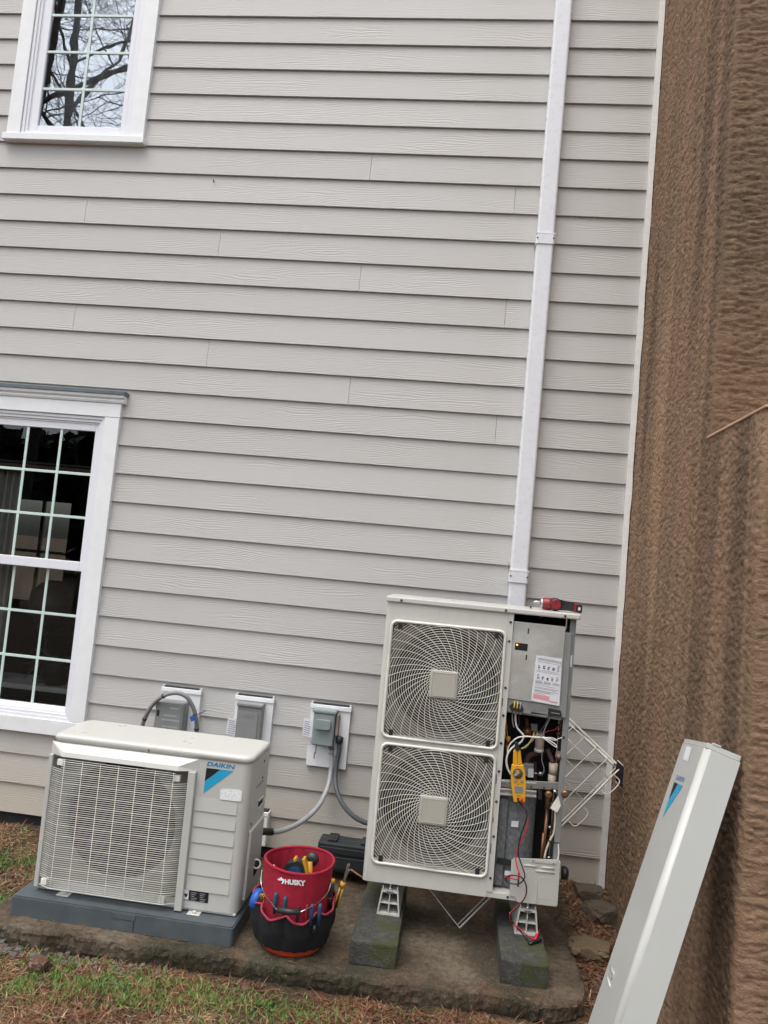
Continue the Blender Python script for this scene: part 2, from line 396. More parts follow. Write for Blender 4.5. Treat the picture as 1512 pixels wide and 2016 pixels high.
# concrete slab with a broken edge (front, right end and left end walls included)
sxs = np.linspace(-2.93, -.235, 330); sv = np.concatenate([np.linspace(0, .03, 7), np.linspace(.04, 1, 76)])
SX, SV = np.meshgrid(sxs, sv, indexing='ij')
front = -1.168 + .035*(SX+2.93)/2.7 + .030*(fbm(SX*9+3, SX*0+2)-.5) + .016*(fbm(SX*40, SX*0+7)-.5)
front = front + .10*np.clip((SX+.42)/.19, 0, 1)**2
Y_ = front + (-.30-front)*SV
wob = .02*(fbm(SV*9, SV*0+4)-.5)
e_ = np.minimum(1, SV/.018)
Z_ = ZS - .004 + .008*(fbm(SX*6, Y_*6)-.5) + .008*(fbm(SX*28, Y_*28)-.5) - .010*(1-e_)**2 - .02*np.clip(fbm(SX*7+1, Y_*7+4)-.60, 0, 1)
Xp = SX + wob*np.where((SX < -2.9) | (SX > -.26), 1, 0)
top = np.stack([Xp, Y_, Z_], -1)
skirt = []
for d, inn in ((.15, .045), (.09, .022), (.068, .010), (.046, .004), (.028, .000), (.012, -.002)):
    r0 = top[:, 0].copy(); r0[:, 2] -= d - .012*(fbm(sxs*30, sxs*0+d*90)-.5); r0[:, 1] += inn + (.012+.16*d)*(fbm(sxs*22, sxs*0+d*170)-.5) + .012*(fbm(sxs*70, sxs*0+d*390)-.5)
    skirt.append(r0)
P = np.concatenate([np.stack(skirt, 1), top], 1)
endL = P[:1].copy(); endL[..., 2] -= .13; endL[..., 0] += .02; endR = P[-1:].copy(); endR[..., 2] -= .13; endR[..., 0] -= .03
slab = grid_obj('concrete_slab', 'slab', np.concatenate([endL, P, endR], 0), smooth=False)
slab['kind'] = 'structure'

# ================================================================== HOUSE
e_sid = .1778
house = thing('house', (-2.2, 0, 0), 'house wall in pale grey lap siding with white windows', 'house')
UW = dict(x0=-4.115, x1=-3.172, z0=4.262, z1=5.86, gx0=-3.922, gx1=-3.348, gz0=4.383, gz1=5.66)
LW = dict(x0=-4.345, x1=-3.110, z0=.493, z1=2.643, gx0=-4.180, gx1=-3.275, gz0=.655, gz1=2.385)
joints = {6: -1.68, 7: -.775, 8: -3.515, 9: -2.60, 10: -1.68, 11: -.775, 12: -3.505, 13: -2.597, 14: -1.68, 15: -.775, 3: -5.0, 19: -5.2}
XL, XR = -6.4, -.001
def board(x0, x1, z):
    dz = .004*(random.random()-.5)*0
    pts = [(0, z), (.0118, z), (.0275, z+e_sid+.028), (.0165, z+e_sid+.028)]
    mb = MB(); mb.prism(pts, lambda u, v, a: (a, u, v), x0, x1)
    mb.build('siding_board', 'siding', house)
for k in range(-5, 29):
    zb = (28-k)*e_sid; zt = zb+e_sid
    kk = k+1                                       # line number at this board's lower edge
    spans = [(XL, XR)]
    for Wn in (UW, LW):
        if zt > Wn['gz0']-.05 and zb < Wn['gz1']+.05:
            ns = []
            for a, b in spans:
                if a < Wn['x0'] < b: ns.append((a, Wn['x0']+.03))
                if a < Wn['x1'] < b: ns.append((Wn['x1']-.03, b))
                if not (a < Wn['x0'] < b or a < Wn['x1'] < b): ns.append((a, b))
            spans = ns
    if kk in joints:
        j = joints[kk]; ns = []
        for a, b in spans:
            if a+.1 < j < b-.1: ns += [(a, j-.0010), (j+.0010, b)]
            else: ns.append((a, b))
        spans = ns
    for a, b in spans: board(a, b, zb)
# sheathing behind the boards, with the two openings left out
def sheath(x0, x1, z0, z1): bx('sheathing', 'room_wall', house, x0, x1, .036, .064, z0, z1)
zc = [(-.25, LW['gz0']-.05), (LW['gz0']-.05, LW['gz1']+.05), (LW['gz1']+.05, UW['gz0']-.04), (UW['gz0']-.04, UW['gz1']+.05), (UW['gz1']+.05, 6.25)]
sheath(XL, .03, *zc[0]); sheath(XL, LW['gx0']-.05, *zc[1]); sheath(LW['gx1']+.05, .03, *zc[1]); sheath(XL, .03, *zc[2])
sheath(XL, UW['gx0']-.05, *zc[3]); sheath(UW['gx1']+.05, .03, *zc[3]); sheath(XL, .03, *zc[4])
bx('foundation', 'block', house, XL, .02, .062, .35, -.5, 0.0)
# corner trim with an uneven painted edge against the stucco
n_ = 120; zz = np.linspace(.02, 6.2, n_); wx = .0305+.007*(fbm(zz*4, zz*0+3)-.5)+.004*(fbm(zz*14, zz*0+8)-.5)
Pt = np.stack([np.stack([np.full(n_, x if x is not None else 0) if x is not None else wx, np.full(n_, y), zz], -1) for x, y in ((0., .03), (0., -.020), (None, -.020), (None, .03))], 0)
grid_obj('corner_trim', 'old_trim', Pt, house, smooth=False)
# ---- windows
def window(Wn, kind):
    root = MB()
    x0, x1, gx0, gx1, gz0, gz1 = Wn['x0'], Wn['x1'], Wn['gx0'], Wn['gx1'], Wn['gz0'], Wn['gz1']
    cw = .093
    if kind == 'upper':
        root.box(x0-.006, x1+.006, -.022, .03, 5.742, 5.86, .002, 1)
        win = root.build('window', 'trim_white', house, label='upper casement window with eight light panes')
        for a, b in ((x0, x0+cw), (x1-cw, x1)): bx('casing', 'trim_white', win, a, b, -.022, .03, 4.307, 5.741, .002)
        bx('sill', 'trim_white', win, x0-.014, x1+.012, -.040, .03, 4.262, 4.306, .003)
        fz0, fz1 = 4.307, 5.74
    else:
        root.box(x0-.002, x1+.002, -.024, .03, 2.478, 2.566, .002, 1)
        win = root.build('window', 'trim_white', house, label='lower double-hung window with a dark room behind')
        bx('sill', 'trim_white', win, x0, x1-.19+.19, -.024, .03, .493, .585, .003)
        for a, b in ((x0, x0+cw+.003), (x1-cw-.003, x1)): bx('casing', 'trim_white', win, a, b, -.022, .03, .586, 2.477, .002)
        mb = MB(); mb.prism([(.03, 2.567), (-.030, 2.567), (-.036, 2.580), (-.032, 2.590), (-.048, 2.600), (-.052, 2.616), (.03, 2.616)], lambda u, v, a: (a, u, v), x0-.026, x1+.024)
        mb.build('cornice', 'trim_white', win)
        bx('flashing', 'flashing', win, x0-.034, x1+.032, -.058, .012, 2.617, 2.640, .002)
        fz0, fz1 = .586, 2.476
    ix0, ix1 = x0+cw+.004, x1-cw-.004
    # stepped vinyl frame: rings of rectangular section going inwards and back
    steps = [(0, -.012), (.018, -.004), (.034, .006)]
    fr = MB()
    lastx = gx1 if kind == 'upper' else gx1+.022
    for i, (ins, y) in enumerate(steps):
        a0, a1, b0, b1 = ix0+ins, ix1-ins, fz0+ins, fz1-ins
        nx = ins+ (.018 if i < 2 else .014)
        c0, c1, d0, d1 = ix0+nx, ix1-nx, fz0+nx, fz1-nx
        yb = .05+.001*i
        fr.box(a0, c0-.0004, y, yb, b0, b1); fr.box(c1+.0004, a1, y, yb, b0, b1)
        fr.box(c0, c1, y, yb, b0, d0-.0004); fr.box(c0, c1, y, yb, d1+.0004, b1)
    fr.build('frame', 'vinyl', win)
    def sash(ax0, ax1, az0, az1, g, y, cols, rows, gm):
        """rails/stiles between (ax,az) and the glass rectangle g"""
        s_ = MB(); q0, q1, r0, r1 = g
        s_.box(ax0, q0, y, y+.035, az0, az1, .003, 1); s_.box(q1, ax1, y, y+.035, az0, az1, .003, 1)
        s_.box(q0+.0005, q1-.0005, y+.0006, y+.034, az0, r0, .003, 1); s_.box(q0+.0005, q1-.0005, y+.0006, y+.034, r1, az1, .003, 1)
        s_.build('sash', 'vinyl', win)
        MB().mesh([(q0, y+.012, r0), (q1, y+.012, r0), (q1, y+.012, r1), (q0, y+.012, r1)], [(0, 1, 2, 3)]).build('pane', gm, win)
        t = .009
        for c_ in cols: bx('muntin', 'muntin', win, c_-t, c_+t, y+.0065, y+.0112, r0, r1, .002)
        for c_ in rows: bx('muntin', 'muntin', win, q0, q1, y+.0060, y+.0114, c_-t*.95, c_+t*.95, .002)
    if kind == 'upper':
        sash(ix0+.045, ix1-.045, fz0+.035, fz1-.045, (gx0, gx1, gz0, gz1), .004, [(gx0+gx1)/2], [gz0+.2565*i for i in range(1, 5)], 'glass_upper')
    else:
        vc = [gx1-.2263*i for i in (1, 2, 3)]
        sash(ix0+.045, ix1-.045, 1.50, fz1-.045, (gx0, gx1, 1.559, gz1), .010, vc, [1.559+.2753*i for i in (1, 2)], 'glass_lower')
        sash(ix0+.046, ix1-.046, fz0+.043, 1.512, (gx0, gx1, gz0, 1.498), .047, vc, [gz0+.281*i for i in (1, 2)], 'glass_lower')
    return win
window(UW, 'upper'); window(LW, 'lower')
# rooms behind the glass (dark, back wall with a window opening in the lower one)
def room(x0, x1, y1, z0, z1, hole=None):
    mb = MB(); y0 = .095
    mb.box(x0, x1, y0, y1, z0-.05, z0); mb.box(x0, x1, y0, y1, z1, z1+.05); mb.box(x0-.05, x0, y0, y1, z0, z1); mb.box(x1, x1+.05, y0, y1, z0, z1)
    if hole:
        a, b, c_, d = hole
        mb.box(x0, a, y1, y1+.05, z0, z1); mb.box(b, x1, y1, y1+.05, z0, z1); mb.box(a, b, y1, y1+.05, z0, c_); mb.box(a, b, y1, y1+.05, d, z1)
    else: mb.box(x0, x1, y1, y1+.05, z0, z1)
    return mb.build('room', 'room_wall', house)
room(-6.3, -2.4, 3.0, 0.2, 2.75, (-5.62, -5.02, 1.0, 2.05)); room(-6.3, -2.4, 2.2, 3.2, 6.1)
fw = MB(); fw.box(-5.34, -5.31, 3.0, 3.03, 1.0, 2.05); fw.box(-5.62, -5.02, 3.002, 3.028, 1.50, 1.53); fw.build('far_window_bars', 'muntin', house)
MB().mesh([(-5.62, 3.035, 1.0), (-5.02, 3.035, 1.0), (-5.02, 3.035, 2.05), (-5.62, 3.035, 2.05)], [(0, 1, 2, 3)]).build('far_window_pane', 'glass_far', house)
def curtain(name, mat, xa, xb, y, z0, z1, folds, label, cat):
    n_ = 60; u = np.linspace(0, 1, n_); zz = np.linspace(z0, z1, 8)
    U, Zc = np.meshgrid(u, zz, indexing='ij')
    Pc = np.stack([xa+(xb-xa)*U, y+.025*np.sin(U*folds*6.28+.6*np.sin(Zc*2)), Zc], -1)
    o = grid_obj(name, mat, Pc); o['label'] = label; o['category'] = cat
curtain('curtain', 'curtain', -4.13, -3.90, .30, .45, 2.14, 5, 'pale pleated curtain behind the lower window, at its left side', 'curtain')
curtain('curtain', 'curtain_pale', -3.99, -3.28, .22, 4.25, 5.75, 9, 'pale curtain hanging behind the upper window glass', 'curtain')
curtain('curtain', 'brown_cloth', -3.42, -3.345, .30, .45, 2.14, 2, 'dark brown curtain edge behind the lower window, at its right side', 'curtain')
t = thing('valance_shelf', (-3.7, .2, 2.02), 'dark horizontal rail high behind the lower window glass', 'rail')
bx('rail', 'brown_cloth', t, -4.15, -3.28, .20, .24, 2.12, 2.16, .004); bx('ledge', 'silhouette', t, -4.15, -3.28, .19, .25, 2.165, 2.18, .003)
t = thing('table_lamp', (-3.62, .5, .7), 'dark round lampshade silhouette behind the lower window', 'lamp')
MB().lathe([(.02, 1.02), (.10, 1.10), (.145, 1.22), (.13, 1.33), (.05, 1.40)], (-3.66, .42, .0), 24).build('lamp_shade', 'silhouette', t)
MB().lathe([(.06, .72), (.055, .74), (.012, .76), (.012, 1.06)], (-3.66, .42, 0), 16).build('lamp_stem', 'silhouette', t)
t = thing('window_table', (-3.85, .42, .2), 'white table top behind the lower window under the plant', 'table')
bx('table_top', 'table_white', t, -4.5, -3.35, .28, .62, .68, .715, .006)
for x in (-4.4, -3.45): bx('leg', 'table_white', t, x, x+.05, .4, .45, .2, .679, .004)
t = thing('house_plant', (-3.60, .35, .715), 'broad-leaved green plant standing behind the lower window', 'plant')
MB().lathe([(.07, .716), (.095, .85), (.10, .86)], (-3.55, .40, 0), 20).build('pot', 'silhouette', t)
for i in range(26):
    a = random.uniform(0, 6.28); l_ = random.uniform(.16, .34); el = random.uniform(.1, 1.1); ww = random.uniform(.022, .04)
    b0 = Vector((-3.55, .36, .86)); d = Vector((math.cos(a)*math.cos(el), abs(math.sin(a))*.4*math.cos(el)-.1, math.sin(el))); s_ = d.cross(Vector((0, 0, 1))).normalized()
    pts = [b0+d*l_*f-Vector((0, 0, .16*f*f*l_/.25)) for f in (0, .4, .75, 1)]
    vv = [pts[0], pts[1]-s_*ww, pts[1]+s_*ww, pts[2]-s_*ww*.8, pts[2]+s_*ww*.8, pts[3], pts[1]-Vector((0, 0, .012)), pts[2]-Vector((0, 0, .012))]
    MB().mesh(vv, [(0, 1, 6), (0, 6, 2), (1, 3, 7, 6), (6, 7, 4, 2), (3, 5, 7), (7, 5, 4)], True).build('leaf', 'leaf_house', t)

# ================================================================== STUCCO CHIMNEY
chim = thing('stucco_chimney', (.9, -.95, -.2), 'brown rippled stucco chimney stack standing against the house', 'chimney')
XC, YF, YU, ZL = .037, -1.925, -1.345, 2.345
def stucco_relief(a, z, wavy):
    """a: horizontal coordinate along the face"""
    sk = z + a*wavy + .012*fbm(a*9+3, z*9, 2)
    r_ = 1-np.abs(2*fbm(a*30+2, sk*44+5, 3)/.875-1)
    r2 = 1-np.abs(2*fbm(a*52+9, sk*60+1, 2)/.75-1)
    return .0075*(1-np.clip(r_, 0, 1)**6) + .0040*(1-np.clip(r2, 0, 1)**6) + .006*(fbm(a*2.5, z*2)-.5)
def face_side(y0, y1, z0, z1, name):
    ys = np.arange(y0, y1+1e-6, .0080); ys[-1] = y1; zz = np.arange(z0, z1+1e-6, .0066); zz[-1] = z1
    Ya, Za = np.meshgrid(ys, zz, indexing='ij'); fade = np.clip((Ya-y0)/.012, 0, 1)
    d = stucco_relief(Ya, Za, .25)*fade
    grid_obj(name, 'stucco', np.stack([XC+.006-d, Ya, Za], -1), chim)
def face_front(y, x1, z0, z1, name):
    xs = np.arange(XC+.006, x1, .0080); zz = np.arange(z0, z1+1e-6, .0062); zz[-1] = z1
    Xa, Za = np.meshgrid(xs, zz, indexing='ij'); fade = np.clip((Xa-XC-.006)/.012, 0, 1)
    d = stucco_relief(Xa*.42, Za*1.25, .05)*1.0*fade
    grid_obj(name, 'stucco', np.stack([Xa, y-d, Za], -1), chim)
face_side(YF, .02, -.25, ZL, 'lower_side'); face_side(YU, .02, ZL, 6.2, 'upper_side')
face_front(YF, .75, -.25, ZL, 'lower_front'); face_front(YU, .75, ZL, 5.2, 'upper_front')
bx('core', 'stucco', chim, XC+.02, 1.9, YF+.006, .5, -.3, ZL-.02); bx('core', 'stucco', chim, XC+.02, 1.9, YU+.006, .5, ZL-.019, 6.2)
bx('ledge', 'stucco_ledge', chim, XC-.008, 1.9, YF-.010, YU+.004, ZL-.001, ZL+.009, .003)

# ================================================================== TREES behind the camera (they show in the window glass)
def bare_tree(base, h, r0, lean, seed, label, spread=.55, split=(.25, .95)):
    rs = random.Random(seed); t = thing('bare_tree', base, label, 'tree', 'bare trees reflected in the window')
    tr, cr = MB(), MB()
    def grow(p, d, r, L, lev):
        pts = [p.copy()]; rad = [r]; n_ = 7 if lev == 0 else 5
        for i in range(n_):
            d = (d + Vector((rs.gauss(0, .10), rs.gauss(0, .10), rs.gauss(.02, .05)))*(1.2 if lev else .5)).normalized()
            p = p+d*L/n_; pts.append(p.copy()); rad.append(r*(1-.62*(i+1)/n_))
        (tr if lev < 2 else cr).tube(pts, rad, 8 if lev == 0 else (6 if lev == 1 else 3), cap=False)
        if lev >= 4: return
        for j in range([10, 8, 7, 6][lev]):
            f = rs.uniform(*(split if lev == 0 else (.2, 1))); i = min(n_-1, int(f*n_)); q_ = pts[i].lerp(pts[i+1], f*n_-i)
            ax = Vector((rs.gauss(0, 1), rs.gauss(0, 1), rs.gauss(0, .35))).normalized()
            grow(q_, (d*(.75) + ax*spread*1.5).normalized(), max(.006, rad[i]*rs.uniform(.35, .6)), L*rs.uniform(.36, .55), lev+1)
    grow(Vector(base), Vector(lean).normalized(), r0, h, 0)
    tr.build('trunk', 'bark', t); cr.build('crown', 'bark', t)
bare_tree((-12.3, -11.4, -.2), 21, .14, (.03, 0, 1), 4, 'tall bare tree mirrored at the left of the upper window glass')
bare_tree((-11.9, -13.2, -.2), 22, .15, (.09, .02, 1), 11, 'slender leaning bare tree mirrored in the middle of the upper window glass')
bare_tree((-9.9, -12.6, -.2), 19, .15, (-.04, 0, 1), 23, 'twiggy bare tree mirrored at the right of the upper window glass', .7)
# dark wood beyond the lawn: one mass
n_ = 9000; ang = rng.uniform(-.2, 1, n_)
wx_ = rng.uniform(-55, 30, n_); wy_ = -27-rng.uniform(0, 5, n_); wh_ = (4.2+5*fbm(wx_*.22, wx_*0+3))*np.sqrt(rng.random(n_))
V_ = []; F_ = []
cc = np.stack([wx_, wy_, wh_-.3], -1)
a_ = rng.normal(0, .42, (n_, 3)); b_ = rng.normal(0, .42, (n_, 3))
V_ = np.concatenate([cc+a_, cc+b_, cc-a_, cc-b_], 1).reshape(-1, 3); F_ = np.arange(n_*4).reshape(-1, 4)
me = bpy.data.meshes.new('woodland'); me.from_pydata(V_.tolist(), [], F_.tolist()); me.materials.append(M['woods'])
o = bpy.data.objects.new('woodland', me); sc.collection.objects.link(o); o['kind'] = 'stuff'; o['label'] = 'dark distant wood beyond the lawn'; o['category'] = 'wood'

# ================================================================== helpers for plates and decals
def plate_px(name, mat, parent, pxs, y, th=.004, bev=0, **k):
    """thin plate whose outline is given by photo pixels taken on the plane Y=y"""
    pts = [aY(a, b, y) for a, b in pxs]; mb = MB()
    A = [mb.bm.verts.new(p) for p in pts]; B = [mb.bm.verts.new(p+Vector((0, th, 0))) for p in pts]; n = len(pts)
    mb.face(A); mb.face(B[::-1])
    for i in range(n): mb.face([A[i], B[i], B[(i+1) % n], A[(i+1) % n]])
    if bev: bmesh.ops.bevel(mb.bm, geom=mb.bm.edges[:], offset=bev, segments=2, profile=.5, affect='EDGES', clamp_overlap=True)
    return mb.build(name, mat, parent, **k)
def hole_plate(mb, x0, x1, z0, z1, cx, cz, r, y, n=72, lip=.05):
    """flat plate on Y=y with a round opening and a rolled lip going back"""
    cir, rec, cir2, cir3 = [], [], [], []
    ang = sorted(set([i*2*math.pi/n for i in range(n)] + [math.atan2(b-cz, a-cx) % (2*math.pi) for a in (x0, x1) for b in (z0, z1)]))
    for a in ang:
        c_, s_ = math.cos(a), math.sin(a)
        t_ = min([((x1 if c_ > 0 else x0)-cx)/c_ if abs(c_) > 1e-9 else 1e9, ((z1 if s_ > 0 else z0)-cz)/s_ if abs(s_) > 1e-9 else 1e9])
        cir.append(mb.bm.verts.new((cx+r*c_, y, cz+r*s_))); rec.append(mb.bm.verts.new((cx+t_*c_, y, cz+t_*s_)))
        cir2.append(mb.bm.verts.new((cx+(r-.012)*c_, y+.010, cz+(r-.012)*s_))); cir3.append(mb.bm.verts.new((cx+(r-.016)*c_, y+lip, cz+(r-.016)*s_)))
    N = len(ang)
    for i in range(N):
        j = (i+1) % N
        mb.face([cir[i], cir[j], rec[j], rec[i]]); mb.face([cir[i], cir[j], cir2[j], cir2[i]], True); mb.face([cir2[i], cir2[j], cir3[j], cir3[i]], True)
def recess_plate(mb, x0, x1, z0, z1, rx0, rx1, rz0, rz1, cx, cz, r, y, dep, lip=.05):
    o_ = [(x0, z0), (x1, z0), (x1, z1), (x0, z1)]; i_ = [(rx0, rz0), (rx1, rz0), (rx1, rz1), (rx0, rz1)]
    O = [mb.bm.verts.new((a, y, b)) for a, b in o_]; I = [mb.bm.verts.new((a, y, b)) for a, b in i_]; D = [mb.bm.verts.new((a, y+dep, b)) for a, b in i_]
    for k in range(4):
        j = (k+1) % 4; mb.face([O[k], O[j], I[j], I[k]]); mb.face([I[k], I[j], D[j], D[k]])
    sh_ = MB(); hole_plate(sh_, rx0+.0005, rx1-.0005, rz0+.0005, rz1-.0005, cx, cz, r, y+dep-.0005, lip=lip); return sh_
def fan(parent, cx, y, cz, r, nb=3, mat='fan_grey', tw=.05):
    f = MB()
    for b in range(nb):
        n_ = 9; P = []
        for i in range(n_):
            fr = i/(n_-1)
            row = []
            for j in range(7):
                rr = .04+(r-.04)*j/6; a = b*2*math.pi/nb + (fr-.5)*(1.45-.35*j/6) + .25*j/6
                row.append((cx+rr*math.cos(a), y+tw*(fr-.5)*(1-.25*j/6), cz+rr*math.sin(a)))
            P.append(row)
        vv = [p for row in P for p in row]
        f.mesh(vv, [(i*7+j, (i+1)*7+j, (i+1)*7+j+1, i*7+j+1) for i in range(n_-1) for j in range(6)], True)
    bl = f.build('fan', mat, parent)
    MB().lathe([(.05, -.035), (.05, .02), (.03, .035)], (cx, y, cz), 24, 'Y').build('fan_hub', 'fan_grey', bl)
def decal_text(name, mat, parent, s, fn, shear=0, bold=.0):
    V2, F2 = text2d(s, shear, bold); return MB().mesh([fn(u, v) for u, v in V2], F2).build(name, mat, parent)

# ================================================================== SMALL OUTDOOR UNIT on its pad
pad = MB(); PX0, PX1, PY0, PY1 = -2.835, -1.782, -1.086, -.60
pad.prism(rounded(PX1-PX0, PY1-PY0, .012, 3, (PX0+PX1)/2, (PY0+PY1)/2), lambda u, v, a: (u, v, a), ZS-.004, .046)
tp = thing('equipment_pad', ((PX0+PX1)/2, -.85, ZS), 'dark grey plastic equipment pad under the smaller white unit', 'pad')
pad.build('body', 'pad_grey', tp)
MB().prism(rounded(PX1-PX0-.012, PY1-PY0-.012, .012, 3, (PX0+PX1)/2, (PY0+PY1)/2), lambda u, v, a: (u, v, a), .0462, .052).build('top_rim', 'pad_grey', tp)
bx('recessed_label', 'pad_grey', tp, -2.345, -2.235, PY0-.003, PY0-.0005, .020, .044, .001)
bx('mould_line', 'fan_grey', tp, -2.2415, -2.2385, PY0-.0012, PY0-.0002, ZS, .019)

X0, X1, Y0, Y1, Z0, Z1 = -2.770, -1.795, -1.0, -.66, .068, .7435
su = thing('small_outdoor_unit', ((X0+X1)/2, -.83, .052), 'low cream air conditioner with one wire-guarded fan on a grey pad', 'air conditioner')
mb = MB()
plan = [(X0, Y1), (X0, Y0+.006), (X0+.006, Y0)]
rc = .042
pr = [(X1-rc+rc*math.sin(a), Y0+rc-rc*math.cos(a)) for a in [i*math.pi/2/8 for i in range(9)]]
left_col = plan; right_col = pr+[(X1, Y1)]
def wall_strip(pts, z0, z1):
    A = [mb.bm.verts.new((x, y, z0)) for x, y in pts]; B = [mb.bm.verts.new((x, y, z1)) for x, y in pts]
    for i in range(len(pts)-1): mb.face([A[i], A[i+1], B[i+1], B[i]], math.dist(pts[i], pts[i+1]) < .05)
wall_strip([(X0, Y1), (X0, Y0)], Z0, Z1); wall_strip(right_col, Z0, Z1); wall_strip([(X1, Y1), (X0, Y1)], Z0, Z1)
CX1, CZ1 = -2.428, .386
recess_plate(mb, X0, -2.062, Z0, Z1, -2.752, -2.080, .082, .690, CX1, CZ1, .292, Y0, .055).build('fan_shroud', 'shroud_light', su)
mb.mesh([(-2.062, Y0, Z0), (X1-rc, Y0, Z0), (X1-rc, Y0, Z1), (-2.062, Y0, Z1)], [(0, 1, 2, 3)])
mb.build('casing', 'cream', su)
bx('base_pan', 'cream', su, X0+.006, X1-.006, Y0+.006, Y1-.004, .056, .0675, .004)
mb = MB(); ccx, ccy = (X0+X1)/2, (Y0+Y1)/2
lv = [(-.003, .744), (.004, .744), (.005, .764), (.002, .771), (-.006, .7755), (-.02, .7775)]
rings = [[mb.bm.verts.new((x, y, z)) for x, y in rounded(X1-X0+2*o_, Y1-Y0+2*o_, .045, 6, ccx, ccy)] for o_, z in lv]
for A, B in zip(rings, rings[1:]):
    for i in range(len(A)): mb.face([A[i], A[(i+1) % len(A)], B[(i+1) % len(A)], B[i]], True)
mb.face(rings[-1]); mb.face(rings[0][::-1]); mb.build('top_panel', 'cream_top', su)
bx('rust_drip', 'rust', su, -2.293, -2.287, Y0-.0068, Y0-.0055, .744, .757)
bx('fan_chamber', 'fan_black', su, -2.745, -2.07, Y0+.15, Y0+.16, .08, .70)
fan(su, CX1, Y0+.105, CZ1, .255, 3, 'fan_black')
# bezel round the guard
bz = MB()
a_ = [(-2.768, Y0-.0005, .684), (-2.046, Y0-.0005, .684), (-2.046, Y0-.0005, .738), (-2.768, Y0-.0005, .738)]
b_ = [(-2.690, Y0-.046, .686), (-2.128, Y0-.046, .686), (-2.128, Y0-.040, .706), (-2.690, Y0-.040, .706)]
bz.mesh(a_+b_, [(0, 1, 5, 4), (1, 2, 6, 5), (2, 3, 7, 6), (3, 0, 4, 7), (4, 5, 6, 7)])
bz.build('visor', 'cream_top', su)
bx('guard_stile', 'cream', su, -2.769, -2.748, Y0-.022, Y0-.0004, .074, .6835, .004)
bx('guard_stile', 'cream', su, -2.084, -2.048, Y0-.024, Y0-.0004, .058, .6835, .004)
def gy_(x):
    if x < -2.685: return Y0-.016-.030*(x+2.748)/.063
    if x > -2.135: return Y0-.016-.030*(-2.084-x)/.051
    return Y0-.046
gw = MB(); nw = 62
for i in range(nw):
    z = .088+.0096*i
    full = not (z > .635 or (z < .125))
    xs = ([-2.748, -2.685] if full or i % 9 == 0 and z < .1 else [-2.690]) + [-2.41, -2.135] + ([-2.084] if full or z < .095 else [])
    if full: xs[0] = -2.7485
    gw.tube([(x, gy_(x), z) for x in xs], .0017 if i % 5 == 0 else .00118, 5)
for j in range(7): 
    x = -2.676+.0885*j; gw.tube([(x, gy_(x)+.003, .088), (x, gy_(x)+.003, .675)], .0016, 5)
gw.build('fan_guard', 'guard_wire', su)
for x, z in ((-2.700, .655), (-2.130, .648), (-2.712, .107), (-2.142, .098)): bx('guard_clip', 'guard_wire', su, x-.018, x+.012, Y0-.034, Y0-.012, z-.014, z+.014, .003)
# ribbed service cover
for i in range(7):
    z1_ = .572-.0715*i; z0_ = z1_-.0715+.0045
    if i == 6: break
    mb = MB(); mb.prism([(Y0-.0003, z0_), (Y0-.0050, z0_+.003), (Y0-.0003, z1_)], lambda u, v, a: (a, u, v), -2.043, -1.842)
    mb.build('cover_rib', 'cream', su)
fp = lambda px, py: aY(px, py, Y0-.0012)
def tri(name, mat, pxs): MB().mesh([fp(*p) for p in pxs], [tuple(range(len(pxs)))]).build(name, mat, su)
tri('emblem_black', 'logo_black', [(406.5, 1511.8), (434, 1515), (403, 1538)])
tri('emblem_blue', 'logo_cyan', [(434.5, 1515), (460, 1518), (400.4, 1562), (403, 1538.6)])
c00, c10, c01 = fp(407, 1507.5), fp(460, 1514.5), fp(410, 1499.5)
decal_text('lettering', 'logo_blue', su, 'DAIKIN', lambda u, v: c00+(c10-c00)*u+(c01-c00)*v, 0, .03)
wp = [(434, 1555), (438, 1552.5), (450, 1552.5), (470, 1554), (476.5, 1558), (475.5, 1577), (470, 1577.5), (433, 1573.5)]
MB().mesh([fp(a, b)-Vector((0, .003, 0)) for a, b in wp], [tuple(range(8))]).build('worn_sticker', 'label_worn', su)
def sticker(pxs, mat, nm='sticker'): MB().mesh([fp(*p)-Vector((0, .001, 0)) for p in pxs], [tuple(range(len(pxs)))]).build(nm, mat, su)
sticker([(361.5, 1748.5), (411.5, 1755), (409, 1778), (359.5, 1770.5)], 'logo_black')
MB().mesh([fp(*p)-Vector((0, .0016, 0)) for p in [(362, 1749.5), (372.5, 1751), (371, 1771), (360.5, 1769.5)]], [(0, 1, 2, 3)]).build('sticker_emblem', 'label_white', su)
MB().mesh([fp(*p)-Vector((0, .0022, 0)) for p in [(363.5, 1757), (367, 1760), (370.5, 1757.5), (369, 1763), (366, 1767), (363.5, 1762)]], [tuple(range(6))]).build('sticker_bird', 'logo_black', su)
ln = MB()
for i in range(5):
    for j in (0, 1):
        p0 = fp(376+17.5*j, 1756.5+2.6*j+3.6*i)-Vector((0, .0018, 0)); ln.box(p0.x, p0.x+.028-.006*(i % 3), p0.y-.0003, p0.y, p0.z-.0012, p0.z+.0012)
ln.build('sticker_print', 'ink_soft', su, kind='stuff')
for x in (-2.62, -1.99): 
    f_ = MB(); f_.box(x-.030, x+.030, Y0-.030, Y0+.04, .0525, .0565, .001, 1); f_.lathe([(.010, .0566), (.010, .064)], (x, Y0-.012, 0), 6); f_.build('foot', 'cream_top', su)
